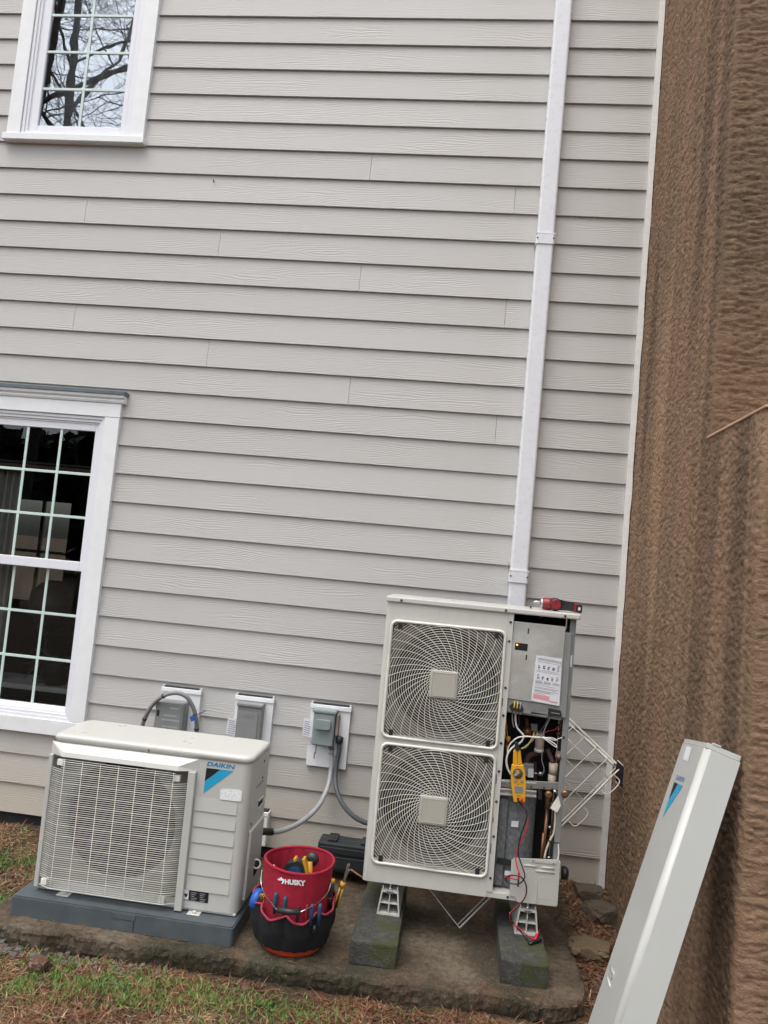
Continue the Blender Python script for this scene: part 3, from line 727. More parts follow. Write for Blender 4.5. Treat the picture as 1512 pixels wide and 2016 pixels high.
# right side: recessed grip, seams, valve cover, screws
MB().box(X1-.002, X1+.0015, -.86, -.74, .60, .603).build('side_seam', 'fan_grey', su)
sg = MB(); sg.box(X1-.001, X1+.006, -.80, -.71, .515, .522, .002, 1); sg.box(X1-.001, X1+.006, -.80, -.71, .480, .486, .002, 1); sg.build('grip_rim', 'cream_top', su)
bx('grip', 'hole', su, X1-.001, X1+.0012, -.795, -.715, .486, .515)
bx('valve_cover', 'cream', su, X1-.001, X1+.014, -.93, -.69, .10, .42, .006)
for z in (.70, .62, .44, .16): MB().lathe([(.006, 0), (.006, .003)], (X1, -.76 if z > .5 else -.9, z), 8, 'X').build('screw', 'dark_steel', su)

# ================================================================== LARGE OUTDOOR UNIT (open on the right)
BX0, BX1, BY0, BY1, BZ0, BZ1 = -1.255, -.343, -.81, -.48, .219, 1.541
bu = thing('large_outdoor_unit', (-.8, -.65, .2), 'tall two-fan outdoor unit with its right service cover removed', 'air conditioner')
mb = MB(); XP = -.668
FC = [(-.9485, 1.1765), (-.9465, .590)]
wall_strip2 = lambda pts, z0, z1: [mb.face([mb.bm.verts.new((pts[i][0], pts[i][1], z0)), mb.bm.verts.new((pts[i+1][0], pts[i+1][1], z0)), mb.bm.verts.new((pts[i+1][0], pts[i+1][1], z1)), mb.bm.verts.new((pts[i][0], pts[i][1], z1))], math.dist(pts[i], pts[i+1]) < .05) for i in range(len(pts)-1)]
rl = .022
wall_strip2([(BX0, BY1)]+[(BX0+rl-rl*math.cos(a), BY0+rl-rl*math.sin(a)) for a in [i*math.pi/2/6 for i in range(7)]], .2205, BZ1)
for (cx, cz), (za, zb) in zip(FC, ((.885, BZ1), (.2205, .885))): recess_plate(mb, BX0+rl, XP, za, zb, cx-.268, cx+.268, cz-.271, cz+.271, cx, cz, .2665, BY0, .035, lip=.06).build('fan_shroud', 'shroud', bu)
mb.build('front_panel', 'cream_old', bu)
bx('top_panel', 'cream_top', bu, BX0-.006, BX1+.010, BY0-.012, BY1+.008, 1.5415, 1.568, .006)
bx('base_pan', 'cream_old', bu, BX0+.004, BX1, BY0+.004, BY1, .219, .246, .002)
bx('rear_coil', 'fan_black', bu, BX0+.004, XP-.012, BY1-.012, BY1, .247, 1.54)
bx('partition', 'grey_metal', bu, XP-.004, XP-.001, BY0+.03, BY1-.014, .247, 1.54)
MB().prism([(XP+.0005, BY0-.001), (XP+.026, BY0-.001), (XP+.026, BY0+.022), (XP+.0235, BY0+.022), (XP+.0235, BY0+.002), (XP+.0005, BY0+.002)], lambda u, v, a: (u, v, a), .247, 1.541).build('front_flange', 'cream_old', bu)
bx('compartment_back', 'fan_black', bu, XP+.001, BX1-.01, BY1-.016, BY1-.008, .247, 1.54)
bx('side_panel', 'grey_metal', bu, BX1-.006, BX1-.002, BY0+.028, BY1-.001, .247, 1.541)
bx('corner_post', 'grey_metal', bu, BX1-.030, BX1-.0065, BY0+.030, BY0+.033, .30, 1.541)
for z in (1.50, 1.41, 1.19, 1.06, .93, .80, .66, .50, .31): MB().lathe([(.0062, -.001), (.0062, -.0045), (.003, -.006)], (XP+.012, BY0, z), 8, 'Y').build('screw', 'dark_steel', bu)
for z0_, z1_ in ((1.10, 1.14), (.74, .785), (.56, .585), (.42, .465)): bx('flange_slot', 'hole', bu, XP+.002, XP+.0055, BY0-.0018, BY0-.0012, z0_, z1_)
MB().lathe([(.006, -.0125), (.006, -.016)], (BX0+.07, BY0, 1.553), 8, 'Y').build('screw', 'dark_steel', bu)
MB().lathe([(.006, -.0125), (.006, -.016)], (XP-.015, BY0, 1.553), 8, 'Y').build('screw', 'dark_steel', bu)
MB().lathe([(.006, -.0121), (.006, -.0135)], (-.405, BY0, 1.553), 10, 'Y').build('screw_hole', 'hole', bu)
# the two spiral fan guards
def guard(cx, cz, w_, h_):
    yb = BY0-.004
    def yy(x, z): return yb-.022*max(0, 1-((x-cx)**2+(z-cz)**2)/.115)
    root = MB()
    out = rounded(w_, h_, .03, 6, cx, cz); root.tube([(a, yb-.002, b) for a, b in out], .0075, 8, closed=True)
    g = root.build('fan_guard', 'guard_old', bu)
    hw, hh = w_/2-.004, h_/2-.004
    inside = lambda x, z: abs(x-cx) < hw and abs(z-cz) < hh and (abs(x-cx)+abs(z-cz) < hw+hh-.02)
    rg = MB()
    for i in range(27):
        r_ = .080+.0113*i; n_ = 120 if r_ > .15 else 72; run = []
        pts = [(cx+r_*math.cos(k*2*math.pi/n_), cz+r_*math.sin(k*2*math.pi/n_)) for k in range(n_)]
        ok = [inside(*p) for p in pts]
        if all(ok): rg.tube([(x, yy(x, z), z) for x, z in pts], .00145, 5, closed=True); continue
        st_ = next((k for k in range(n_) if not ok[k]), 0); run = []
        for k in range(st_, st_+n_+1):
            if ok[k % n_]: run.append(pts[k % n_])
            else:
                if len(run) > 1: rg.tube([(x, yy(x, z), z) for x, z in run], .00145, 5, cap=False)
                run = []
    rg.build('guard_rings', 'guard_old', g)
    sp = MB(); NS = 36
    for s_ in range(NS):
        a0 = s_*2*math.pi/NS; run = []; r0 = .052
        for k in range(26):
            r_ = r0+.0135*k; a = a0+math.acos(r0/r_)+1.55*(r_-r0)
            x, z = cx+r_*math.cos(a), cz+r_*math.sin(a)
            if not inside(x, z): break
            run.append((x, yy(x, z)-.002, z))
        if len(run) > 1: sp.tube(run, .00145, 5, cap=False)
    sp.build('guard_spokes', 'guard_old', g)
    hb = MB(); lv = [(.0, -.014), (.0, -.028), (-.004, -.031), (-.012, -.032)]
    hr = [[hb.bm.verts.new((x, yb+dy, z)) for x, z in rounded(.132+2*o_, .132+2*o_, .010, 4, cx, cz)] for o_, dy in lv]
    for A, B in zip(hr, hr[1:]):
        for i in range(len(A)): hb.face([A[i], A[(i+1) % len(A)], B[(i+1) % len(A)], B[i]])
    hb.face(hr[-1]); hb.face(hr[0][::-1]); hb.build('hub_plate', 'hub_old', g)
    il = rounded(.108, .108, .006, 3, cx, cz); MB().tube([(a, yb-.0323, b) for a, b in il], .0012, 5, closed=True).build('hub_rim', 'hub_old', g)
    for sx_ in (-1, 1):
        for sz_ in (-1, 1): bx('guard_clip', 'black_plastic', g, cx+sx_*(w_/2-.042)-.010, cx+sx_*(w_/2-.042)+.010, yb-.006, yb+.004, cz+sz_*(h_/2-.022)-.014, cz+sz_*(h_/2-.022)+.014, .002)
guard(-.9485, 1.1765, .546, .552); guard(-.9465, .590, .540, .556)
for cx, cz in FC:
    fan(bu, cx, BY0+.115, cz, .242, 4, 'fan_grey', .06)
# ---- control box with bright steel cover and wiring sheet
YC = BY0+.012
bx('control_box', 'grey_metal', bu, -.640, -.362, YC+.006, BY1-.02, 1.075, 1.475, .003)
plate_px('control_cover', 'bright_steel', bu, [(1012.5, 1223), (1113.5, 1234), (1101.5, 1390), (997.5, 1374)], YC, .0025, .0008)
yl = YC-.0016
plate_px('cover_slot', 'hole', bu, [(1039.5, 1237), (1042, 1237), (1041, 1248), (1038.5, 1248)], yl, .001)
plate_px('cover_slot', 'hole', bu, [(1035.5, 1289), (1038, 1289), (1037, 1299.5), (1034.5, 1299.5)], yl, .001)
plate_px('display_window', 'fan_black', bu, [(1014.5, 1265), (1039.5, 1268), (1038, 1282), (1013.5, 1279)], yl, .001)
plate_px('display_led', 'led', bu, [(1016.5, 1268), (1019.5, 1268.3), (1019.5, 1271), (1016.5, 1270.7)], yl-.001, .0008)
sheet = plate_px('wiring_sheet', 'label_white', bu, [(1056, 1290), (1106.5, 1297), (1101, 1390), (1045.5, 1379)], YC-.0025, .0006)
S00, S10, S01 = aY(1046.5, 1378, YC-.0033), aY(1101.5, 1388.5, YC-.0033), aY(1056.5, 1291.5, YC-.0033)
def sheet_print(nm, mat, rects):
    b = MB(); d = Vector((0, -.0002, 0))
    for u0, u1, v0, v1 in rects:
        f4 = [S00+(S10-S00)*u+(S01-S00)*v for u, v in ((u0, v0), (u1, v0), (u1, v1), (u0, v1))]; b.mesh(f4, [(0, 1, 2, 3)])
    b.build(nm, mat, sheet, kind='stuff')
rs = random.Random(5); L1 = []; L2 = []
for v in (.965, .945, .925): L2.append((.06, rs.uniform(.75, .95), v, v+.008))
for v in (.885, .70, .665, .40, .355, .31, .285, .245, .225, .205): L2.append((.06, rs.uniform(.6, .95), v, v+.008))
for rowv in (.74, .50):
    for i in range(5):
        u = .10+.17*i; hgt = rs.uniform(.05, .12)
        for k in range(4): L1.append((u, u+rs.uniform(.04, .10), rowv+hgt*k/3.5, rowv+hgt*k/3.5+.012))
for i in range(3): L2 += [(.05+.31*i, .05+.31*i+.25, .42+.018*k, .427+.018*k) for k in range(3)]
sheet_print('sheet_lines', 'ink_soft', L2); sheet_print('sheet_diagrams', 'ink', L1); sheet_print('sheet_warning', 'ink_red', [(.04, .62, .05, .15), (.62, .92, .03, .06), (.05, .5, .17, .18)])
bx('post_label', 'label_white', bu, -.372, -.352, BY0+.0285, BY0+.0295, 1.315, 1.37)
tubeo('lead', 'wire_red', bu, [aY(1106, 1335, -.76), aY(1111, 1352, -.76), aY(1108, 1378, -.76)], .003)
tubeo('lead', 'wire_red', bu, [aY(1062, 1217, -.74), aY(1075, 1212, -.74), aY(1092, 1216, -.74)], .002)
# ---- terminal shelf
YT = BY0+.03
plate_px('terminal_shelf', 'grey_metal', bu, [(998, 1374), (1106, 1392), (1106, 1418), (996, 1402)], YT, .003)
plate_px('terminal_block', 'black_plastic', bu, [(1003, 1390), (1010, 1384), (1026, 1386), (1031, 1396), (1027, 1405), (1008, 1402)], YT-.02, .02, .002)
for i in range(3):
    p_ = aY(1012+6*i, 1402+1.2*i, YT-.022); MB().lathe([(.0055, 0), (.0055, -.004)], p_, 8, 'Y').build('terminal_screw', 'chrome', bu)
    tubeo('lead', ['wire_yellow', 'wire_yellow', 'wire_grey'][i], bu, [aY(1012+6*i, 1394+i, YT-.022), aY(1013+6*i, 1385+i, YT-.02), aY(1014+6*i, 1378+i, YT-.004)], .0035)
plate_px('terminal_cover', 'grey_metal', bu, [(1046, 1389), (1078, 1393), (1077, 1413), (1045, 1407)], YT-.012, .012, .002)
plate_px('terminal_strip', 'galv', bu, [(1046, 1399.5), (1076, 1403), (1076, 1405.5), (1046, 1402)], YT-.014, .001)
plate_px('terminal_block', 'black_plastic', bu, [(1080, 1394), (1104, 1399), (1106, 1411), (1079, 1409)], YT-.02, .02, .002)
plate_px('terminal_strip', 'galv', bu, [(1085, 1402), (1102, 1404.5), (1102, 1406.5), (1085, 1404)], YT-.0225, .001)
# ---- pipework and wires in the middle
def cyl_px(name, mat, p0, p1, r, y, n=20):
    return MB().tube([aY(*p0, y), aY(*p1, y)], r, n).build(name, mat, bu)
cyl_px('foam_sleeve', 'foam_cream', (1064, 1442), (1061, 1480), .022, -.66); cyl_px('sleeve_collar', 'wire_white', (1061, 1474), (1060.5, 1480), .023, -.662)
cyl_px('foam_sleeve', 'foam_cream', (1090, 1503), (1089, 1524), .021, -.70); cyl_px('foam_sleeve', 'foam_cream', (1087.5, 1524.5), (1086, 1546), .0195, -.70)
tubeo('pipe', 'maroon', bu, [aY(1036, 1500, -.64), aY(1042, 1488, -.64), aY(1056, 1483, -.64), aY(1072, 1478, -.64)], .014)
tubeo('pipe', 'maroon', bu, [aY(1078, 1475, -.66), aY(1083, 1488, -.67), aY(1089, 1502, -.69)], .012)
tubeo('pipe', 'maroon', bu, [aY(1053, 1500, -.62), aY(1054, 1530, -.62), aY(1052, 1560, -.62)], .008)
tubeo('pipe', 'copper', bu, [aY(1037, 1412, -.6), aY(1038, 1432, -.6), aY(1037, 1445, -.62)], .010)
MB().lathe([(.004, -.02), (.020, -.012), (.024, 0), (.020, .02)], aY(1038, 1440, -.63), 16, 'Y').build('solenoid', 'copper', bu)
plate_px('coil_plate', 'grey_metal', bu, [(1045, 1425), (1059, 1426), (1058, 1441), (1046, 1439)], -.66, .02, .003)
plate_px('wire_label', 'wire_yellow', bu, [(1048, 1446), (1051, 1440), (1054, 1441), (1050, 1448)], -.70, .004)
plate_px('valve_box', 'grey_metal', bu, [(1031, 1503), (1051, 1505), (1049, 1530), (1031, 1528)], -.68, .03, .003)
plate_px('valve_label', 'label_white', bu, [(1040, 1513), (1051, 1514), (1050, 1531), (1039, 1530)], -.683, .002)
cyl_px('valve_stem', 'galv', (1051, 1522), (1060, 1523.5), .003, -.69); cyl_px('valve_stem', 'galv', (1060, 1522), (1068, 1524), .010, -.69)
cyl_px('fitting', 'brass', (1103, 1425), (1105, 1433), .012, -.69); cyl_px('fitting', 'copper', (1098, 1441), (1103, 1446), .015, -.66)
plate_px('bracket', 'galv', bu, [(1095, 1478), (1110, 1481), (1109, 1496), (1093, 1490)], -.775, .003)
cyl_px('fitting', 'copper', (1099, 1486), (1101, 1495), .011, -.775)
def wire(mat, pxs, r, y0=-.77, y1=None):
    n = len(pxs); y1 = y0 if y1 is None else y1
    return tubeo('wire', mat, bu, [aY(a, b, y0+(y1-y0)*i/(n-1)) for i, (a, b) in enumerate(pxs)], r)
wire('wire_white', [(1015, 1404), (1015, 1418), (1018, 1432), (1026, 1442), (1031, 1449), (1028, 1458), (1021, 1465)], .0046)
wire('wire_grey', [(1009, 1404), (1009, 1420), (1012, 1432)], .003); wire('black_plastic', [(1021, 1404), (1022, 1420), (1020, 1434)], .003)
wire('wire_white', [(999, 1486), (1000, 1474), (1006, 1463), (1018, 1453), (1032, 1450), (1050, 1451), (1066, 1452)], .0034, -.785)
wire('wire_white', [(1015, 1467), (1005, 1476), (999, 1486), (997, 1500), (1000, 1514), (1006, 1525)], .005, -.785)
wire('wire_white', [(1067, 1451), (1078, 1453), (1090, 1457), (1096, 1457), (1088, 1453), (1076, 1452)], .0022, -.785)
wire('wire_white', [(1068, 1452), (1078, 1459), (1090, 1468), (1096, 1471), (1094, 1466), (1084, 1459), (1070, 1452)], .0026, -.79)
wire('wire_grey', [(1083, 1412), (1072, 1430), (1058, 1446), (1046, 1460), (1030, 1472)], .0032); wire('wire_grey', [(1083, 1414), (1076, 1428), (1071, 1440), (1069, 1452)], .002)
wire('wire_black', [(1080, 1413), (1070, 1432), (1060, 1444)], .004); wire('wire_yellow', [(1052, 1446), (1044, 1460), (1036, 1470), (1026, 1474)], .0035)
wire('wire_orange', [(995, 1412), (997, 1425), (998, 1440), (1000, 1452)], .0025, -.74); wire('wire_yellow', [(994, 1440), (996, 1452), (998, 1460)], .002, -.74)
cyl_px('pressure_switch', 'wire_orange', (1001, 1450), (1000, 1462), .010, -.74); cyl_px('pipe', 'copper', (998, 1462), (997, 1486), .007, -.73)
wire('wire_red', [(1072, 1443), (1080, 1439), (1092, 1437), (1098, 1430)], .002, -.72); wire('wire_white', [(1096, 1456), (1104, 1453), (1110, 1452)], .0018, -.78)
plate_px('wire_clip', 'black_plastic', bu, [(1108, 1449), (1112, 1450), (1111, 1455), (1107, 1454)], -.782, .006)
wire('wire_grey', [(1067, 1482), (1067, 1498), (1071, 1512), (1070, 1523)], .0024, -.70)
# ---- steel channel, compressor in its felt jacket, service valves
plate_px('channel', 'galv', bu, [(984, 1534), (1109, 1541), (1108, 1556), (983, 1549)], -.775, .004, .001)
plate_px('channel', 'galv', bu, [(983, 1551), (1057, 1557), (1055, 1571), (982, 1566)], -.772, .004, .001)
for py_ in (1536.5, 1552.5, 1562): plate_px('channel_rib', 'bright_steel', bu, [(985, py_), (1056, py_+5), (1056, py_+7.5), (985, py_+2.5)], -.7775, .002, .0006)
plate_px('channel_end', 'black_plastic', bu, [(1060, 1552), (1067, 1558), (1066, 1575), (1059, 1573)], -.779, .004)
for a, b in ((1046, 1549), (1087, 1553), (1071, 1551)): MB().lathe([(.004, 0), (.004, -.004)], aY(a, b, -.777), 8, 'Y').build('screw', 'dark_steel', bu)
MB().lathe([(.088, .25), (.092, .27), (.092, .665), (.085, .685), (.05, .70)], (-.548, -.665, 0), 40).build('compressor_jacket', 'felt', bu)
bx('jacket_flap', 'felt', bu, -.637, -.595, -.762, -.752, .26, .66, .006)
plate_px('jacket_strap', 'felt_strip', bu, [(979, 1688), (1007, 1694), (1006, 1705), (977, 1699)], -.768, .003)
plate_px('jacket_label', 'label_white', bu, [(1007.5, 1616), (1021, 1617), (1020, 1629), (1006, 1627.5)], -.7615, .0015); plate_px('jacket_label', 'label_white', bu, [(994, 1714), (1007, 1716), (1007, 1725), (993, 1723)], -.7655, .0015)
cyl_px('pipe', 'copper', (1078, 1590), (1068, 1698), .008, -.72); cyl_px('pipe', 'copper', (1070, 1640), (1065, 1700), .006, -.73)
cyl_px('service_valve', 'brass', (1081, 1560), (1078, 1592), .014, -.745); cyl_px('service_valve', 'brass', (1103, 1548), (1101, 1580), .014, -.755)
for a, b in ((1080, 1564), (1112, 1562)): MB().lathe([(.010, -.018), (.019, -.014), (.019, .004), (.010, .010)], aY(a, b, -.775), 6, 'Y').build('valve_cap', 'brass', bu)
cyl_px('valve_neck', 'galv', (1090, 1556), (1097, 1562), .006, -.772)
plate_px('valve_tag', 'tag_paper', bu, [(1099, 1566), (1104, 1586), (1097, 1600), (1083, 1591)], -.795, .0012)
wire('foam_cream', [(1093, 1597), (1093, 1615), (1090, 1640), (1082, 1656), (1075, 1675), (1072, 1690)], .005, -.78); wire('wire_white', [(1099, 1660), (1100, 1680), (1097, 1700)], .004, -.785)
wire('wire_black', [(1080, 1655), (1090, 1658), (1101, 1660)], .003, -.787)
for a, b in ((1086, 1584), (1083, 1630), (1081, 1690)): MB().lathe([(.004, 0), (.009, .006), (.009, .02)], aY(a, b, -.74), 12, 'Y').build('pipe_clip', 'chrome', bu)
# ---- lower pipe cover with knock-outs and louvres
YP = BY0-.004
plate_px('pipe_cover', 'cream', bu, [(1007, 1694), (1012, 1689), (1098, 1693), (1103, 1698), (1097.5, 1781), (1093, 1785), (1018, 1776), (1014, 1765), (1003, 1764)], YP, .004, .0012)
bx('pipe_cover_side', 'cream', bu, BX1-.004, BX1+.002, YP+.004, YP+.09, .225, .42, .001)
for a, b, c_, d in ((1032, 1703, 1057, 1706), (1066, 1707, 1092, 1710.5), (1054, 1714, 1092, 1718.5)): MB().tube([aY(a, b, YP-.0005), aY(c_, d, YP-.0005)], .0042, 8).build('louvre', 'cream', bu)
plate_px('cover_hanger', 'cream', bu, [(1046, 1692), (1094, 1697.5), (1093.5, 1702.5), (1045.5, 1697)], YP-.003, .002, .0006)
for a, b in ((1050, 1694.5), (1090, 1700.5)): MB().lathe([(.003, 0), (.003, -.0008)], aY(a, b, YP-.0035), 8, 'Y').build('hanger_hole', 'hole', bu)
for a, b in ((1043, 1722), (1041, 1750)):
    c0 = aY(a, b, YP-.0004); MB().tube([c0+Vector((.0165*math.cos(k*.2618), 0, .0165*math.sin(k*.2618))) for k in range(24)], .0009, 4, closed=True).build('knockout', 'cream_old', bu)
ko = [(1057, 1779), (1058, 1735), (1061, 1729), (1066, 1727), (1092, 1730), (1096, 1734), (1093, 1771), (1058, 1768)]
MB().tube([aY(a, b, YP-.0004) for a, b in ko], .0009, 4).build('knockout', 'cream_old', bu)
plate_px('cover_slot', 'hole', bu, [(1020, 1718), (1023, 1718), (1021.5, 1746), (1018, 1745.5)], YP-.0012, .0008)
MB().lathe([(.03, 0), (.03, .02), (.02, .03)], aY(1106, 1718, -.70)+Vector((0, 0, 0)), 20, 'X').build('pipe_grommet', 'black_plastic', bu)
MB().lathe([(.006, 0), (.006, -.001)], aY(999.5, 1766.5, BY0+.0035), 10, 'Y').build('base_hole', 'hole', bu)

# ================================================================== RISERS and CONCRETE BLOCKS under the large unit
def jitter_block(x0, x1, y0, y1, z0, z1, sd):
    bm = bmesh.new(); bmesh.ops.create_cube(bm, size=1)
    bmesh.ops.subdivide_edges(bm, edges=bm.edges[:], cuts=9, use_grid_fill=True)
    rr = np.random.default_rng(sd).random(3)*50
    for v in bm.verts:
        p = v.co.copy(); ed = sum(1 for c in p if abs(abs(c)-.5) < 1e-4)
        x = x0+(p.x+.5)*(x1-x0); y = y0+(p.y+.5)*(y1-y0); z = z0+(p.z+.5)*(z1-z0)
        k = .010*(float(fbm(np.array(x*22+rr[0]+z*9), np.array(y*22+rr[1]+z*13)))-.5)
        v.co = (x-p.x*.004*(ed > 1)+k*(abs(p.x) > .49), y-p.y*.006*(ed > 1)+k*(abs(p.y) > .49), z-p.z*.010*(ed > 1)+k*.7*(abs(p.z) > .49))
    for f in bm.faces: f.smooth = False
    mb = MB(); mb.bm.free(); mb.bm = bm; return mb
gp = 'concrete blocks under the large unit'
jitter_block(-1.258, -1.048, -1.066, -.42, ZS-.01, .070, 1).build('concrete_block', 'block', None, 'mossy concrete block under the left end of the large unit', 'block', gp)
jitter_block(-.598, -.392, -1.042, -.42, ZS-.012, .070, 2).build('concrete_block', 'block', None, 'mossy concrete block under the right end, below the pipe cover', 'block', gp)
def riser(xc, label, foot_y=-.862):
    t = thing('support_foot', (xc, -.65, .071), label, 'support foot', 'plastic feet under the large unit')
    y0, y1 = foot_y+.062, -.46; z0, z1 = .0705, .187
    # trapezoid rail, open at the front, with a cross inside
    o_ = [(-.054, z0), (.054, z0), (.054, z0+.008), (.040, z1), (-.040, z1), (-.054, z0+.008)]
    i_ = [(-.047, z0+.009), (.047, z0+.009), (.047, z0+.012), (.034, z1-.012), (-.034, z1-.012), (-.047, z0+.012)]
    mb = MB(); vo = {}
    for nm, pts, ya in (('a', o_, y0), ('b', i_, y0), ('c', o_, y1), ('d', i_, y1)): vo[nm] = [mb.bm.verts.new((xc+x, ya, z)) for x, z in pts]
    for i in range(6):
        j = (i+1) % 6
        mb.face([vo['a'][i], vo['a'][j], vo['b'][j], vo['b'][i]]); mb.face([vo['a'][i], vo['a'][j], vo['c'][j], vo['c'][i]]); mb.face([vo['b'][i], vo['b'][j], vo['d'][j], vo['d'][i]])
    mb.build('rail', 'cream_top', t)
    bx('web', 'cream_top', t, xc-.0025, xc+.0025, y0+.002, y1, z0+.0092, z1-.0122)
    bx('web', 'cream_top', t, xc-.042, xc+.042, y0+.003, y1, z0+.052, z0+.0565)
    bx('rail_back', 'fan_black', t, xc-.045, xc+.045, y0+.20, y0+.204, z0+.010, z1-.014)
    for sx_ in (-1, 1): bx('lip', 'cream_top', t, xc+sx_*.034-.003, xc+sx_*.034+.003, y0, y1, z1+.0003, z1+.016)
    bt = MB(); bt.lathe([(.005, z1+.001), (.005, z1+.030)], (xc, y0+.012, 0), 10); bt.lathe([(.012, z1+.001), (.012, z1+.010)], (xc, y0+.012, 0), 6); bt.build('bolt', 'galv', t)
    bx('clamp', 'galv', t, xc-.016, xc+.016, y0-.004, y0+.028, z1-.016, z1-.0125+.012, .002)
riser(-1.118, 'white hollow plastic foot on the left mossy block'); riser(-.472, 'white hollow plastic foot on the right mossy block, beside the probe tips')

# ================================================================== DUCT COVER up the wall
dt = thing('line_duct', (-.578, -.035, 1.2), 'white rectangular pipe duct running up the siding', 'duct')
def duct_sec(nm, z0, z1, x0=-.629, x1=-.5275, yf=-.070, r=.014):
    pts = [(x0, .012), (x0, yf+r)]+[(x0+r-r*math.cos(a), yf+r-r*math.sin(a)) for a in (R(22), R(45), R(68))]+[(x0+r, yf), (x1-r, yf)]+[(x1-r+r*math.sin(a), yf+r-r*math.cos(a)) for a in (R(22), R(45), R(68))]+[(x1, yf+r), (x1, .012)]
    return MB().prism(pts, lambda u, v, a: (u, v, a), z0, z1).build(nm, 'duct', dt)
duct_sec('duct_length', 1.20, 1.685); duct_sec('duct_length', 1.70, 3.70); duct_sec('duct_length', 3.72, 6.2)
for z0_, z1_ in ((3.698, 3.764), (1.683, 1.754)):
    cp = duct_sec('coupling', z0_, z1_, -.6345, -.522, -.0765)
    MB().prism([(-.6355, -.0775), (-.521, -.0775), (-.521, .01), (-.6355, .01)], lambda u, v, a: (u, v, a), z1_-.006, z1_+.001).build('coupling_rim', 'duct', cp)
    for x in (-.625, -.531): MB().lathe([(.005, 0), (.005, -.0015)], (x, -.0768, (z0_+z1_)/2), 8, 'Y').build('coupling_screw', 'hole', cp)
tubeo('stray_wire', 'copper', None, [(-.642, -.004, 1.80), (-.637, -.010, 1.77), (-.634, -.006, 1.74)], .0012, label='thin copper wire end poking out beside the lower duct coupling', cat='wire')

# ================================================================== ELECTRICAL BOXES on the siding
def mount(t, x0, x1, z0, z1):
    bx('mounting_plate', 'trim_white', t, x0, x1, -.020, .014, z0, z1-.034, .002)
    bx('mounting_lip', 'trim_white', t, x0-.004, x1+.004, -.028, .014, z1-.033, z1-.006, .003)
    bx('drip_gap', 'hole', t, x0+.012, x1-.012, -.024, .010, z1-.0058, z1-.001)
    for x in (x0+.001, x1-.007): bx('lip_ear', 'trim_white', t, x, x+.007, -.026, .012, z1-.0057, z1+.004, .001)
ga = 'electrical boxes on white plates'
t = thing('junction_box', (-2.52, 0, .6), 'grey lidded box under a looped conduit, leftmost of three on siding', 'electrical box', ga)
mount(t, -2.640, -2.400, .53, .868)
en = bx('enclosure', 'grey_box_a', t, -2.622, -2.462, -.095, -.0205, .612, .792, .006); MB().prism(rounded(.168, .176, .012, 4, -2.548, .700), lambda u, v, a: (u, a, v), -.112, -.0955).build('cover', 'grey_box_a', t)
MB().prism(rounded(.150, .158, .010, 4, -2.548, .700), lambda u, v, a: (u, a, v), -.1155, -.1122).build('cover_face', 'grey_box_a', t)
bx('latch', 'black_plastic', t, -2.622, -2.607, -.119, -.1157, .708, .742, .001)
em = MB()
for x0_, x1_, z in ((-2.545, -2.49, .755), (-2.58, -2.50, .71), (-2.59, -2.48, .685), (-2.585, -2.485, .645)): em.box(x0_, x1_, -.1165, -.1156, z, z+.010)
em.build('embossed_lettering', 'conduit_light', t)
for z in (.63, .75): bx('hinge', 'grey_box_a', t, -2.637, -2.6325, -.108, -.098, z, z+.03, .001)
t = thing('disconnect_switch', (-2.07, 0, .6), 'dark grey disconnect with raised cover and warning tag, middle of three', 'electrical box', ga)
mount(t, -2.182, -1.950, .53, .868)
bx('enclosure', 'grey_box_b', t, -2.148, -2.000, -.085, -.0205, .585, .812, .006)
bx('hood', 'grey_box_b', t, -2.153, -1.996, -.096, -.0206, .8125, .832, .005)
MB().prism(rounded(.118, .165, .006, 3, -2.078, .698), lambda u, v, a: (u, a, v), -.091, -.0852).build('cover', 'grey_box_b', t)
em = MB()
for i in range(5): em.box(-2.110+.014*i, -2.101+.014*i, -.0925, -.0912, .748, .768)
em.build('embossed_lettering', 'grey_box_a', t)
def tag_card(t, pxs, y):
    c = plate_px('warning_tag', 'label_white', t, pxs, y, .0015)
    a, b, d = aY(*pxs[3], y-.0008), aY(*pxs[2], y-.0008), aY(*pxs[0], y-.0008); rr = random.Random(3); p = MB()
    for k in range(7):
        v0 = .08+.125*k; u1 = rr.uniform(.6, .9)
        p.mesh([a+(b-a)*u+(d-a)*v for u, v in ((.1, v0), (u1, v0), (u1, v0+.05), (.1, v0+.05))], [(0, 1, 2, 3)])
    p.build('tag_print', 'ink_soft', c, kind='stuff')
tag_card(t, [(449, 1413), (471, 1416), (467, 1449), (444.5, 1444.5)], -.05)
t = thing('disconnect_switch', (-1.6, 0, .5), 'blue-grey pull-out disconnect feeding two conduits, rightmost of three', 'electrical box', ga)
mount(t, -1.722, -1.484, .502, .868)
bx('enclosure', 'grey_box_c', t, -1.690, -1.563, -.090, -.0205, .640, .826, .005)
bx('hood', 'grey_box_c', t, -1.696, -1.557, -.104, -.0206, .8265, .846, .005)
bx('lid', 'grey_box_c', t, -1.686, -1.567, -.096, -.0905, .645, .822, .004)
MB().prism(rounded(.092, .052, .016, 5, -1.628, .766), lambda u, v, a: (u, a, v), -.124, -.0962).build('lid_bulge', 'grey_box_c', t)
bx('conduit_hub', 'caulk', t, -1.560, -1.543, -.070, -.0205, .70, .822, .004)
bx('rust_streak', 'rust', t, -1.672, -1.667, -.0210, -.0203, .575, .638); bx('rust_streak', 'rust', t, -1.679, -1.674, -.0210, -.0203, .545, .58)
tag_card(t, [(598.5, 1414), (618, 1417.5), (614, 1453), (595, 1447)], -.055)
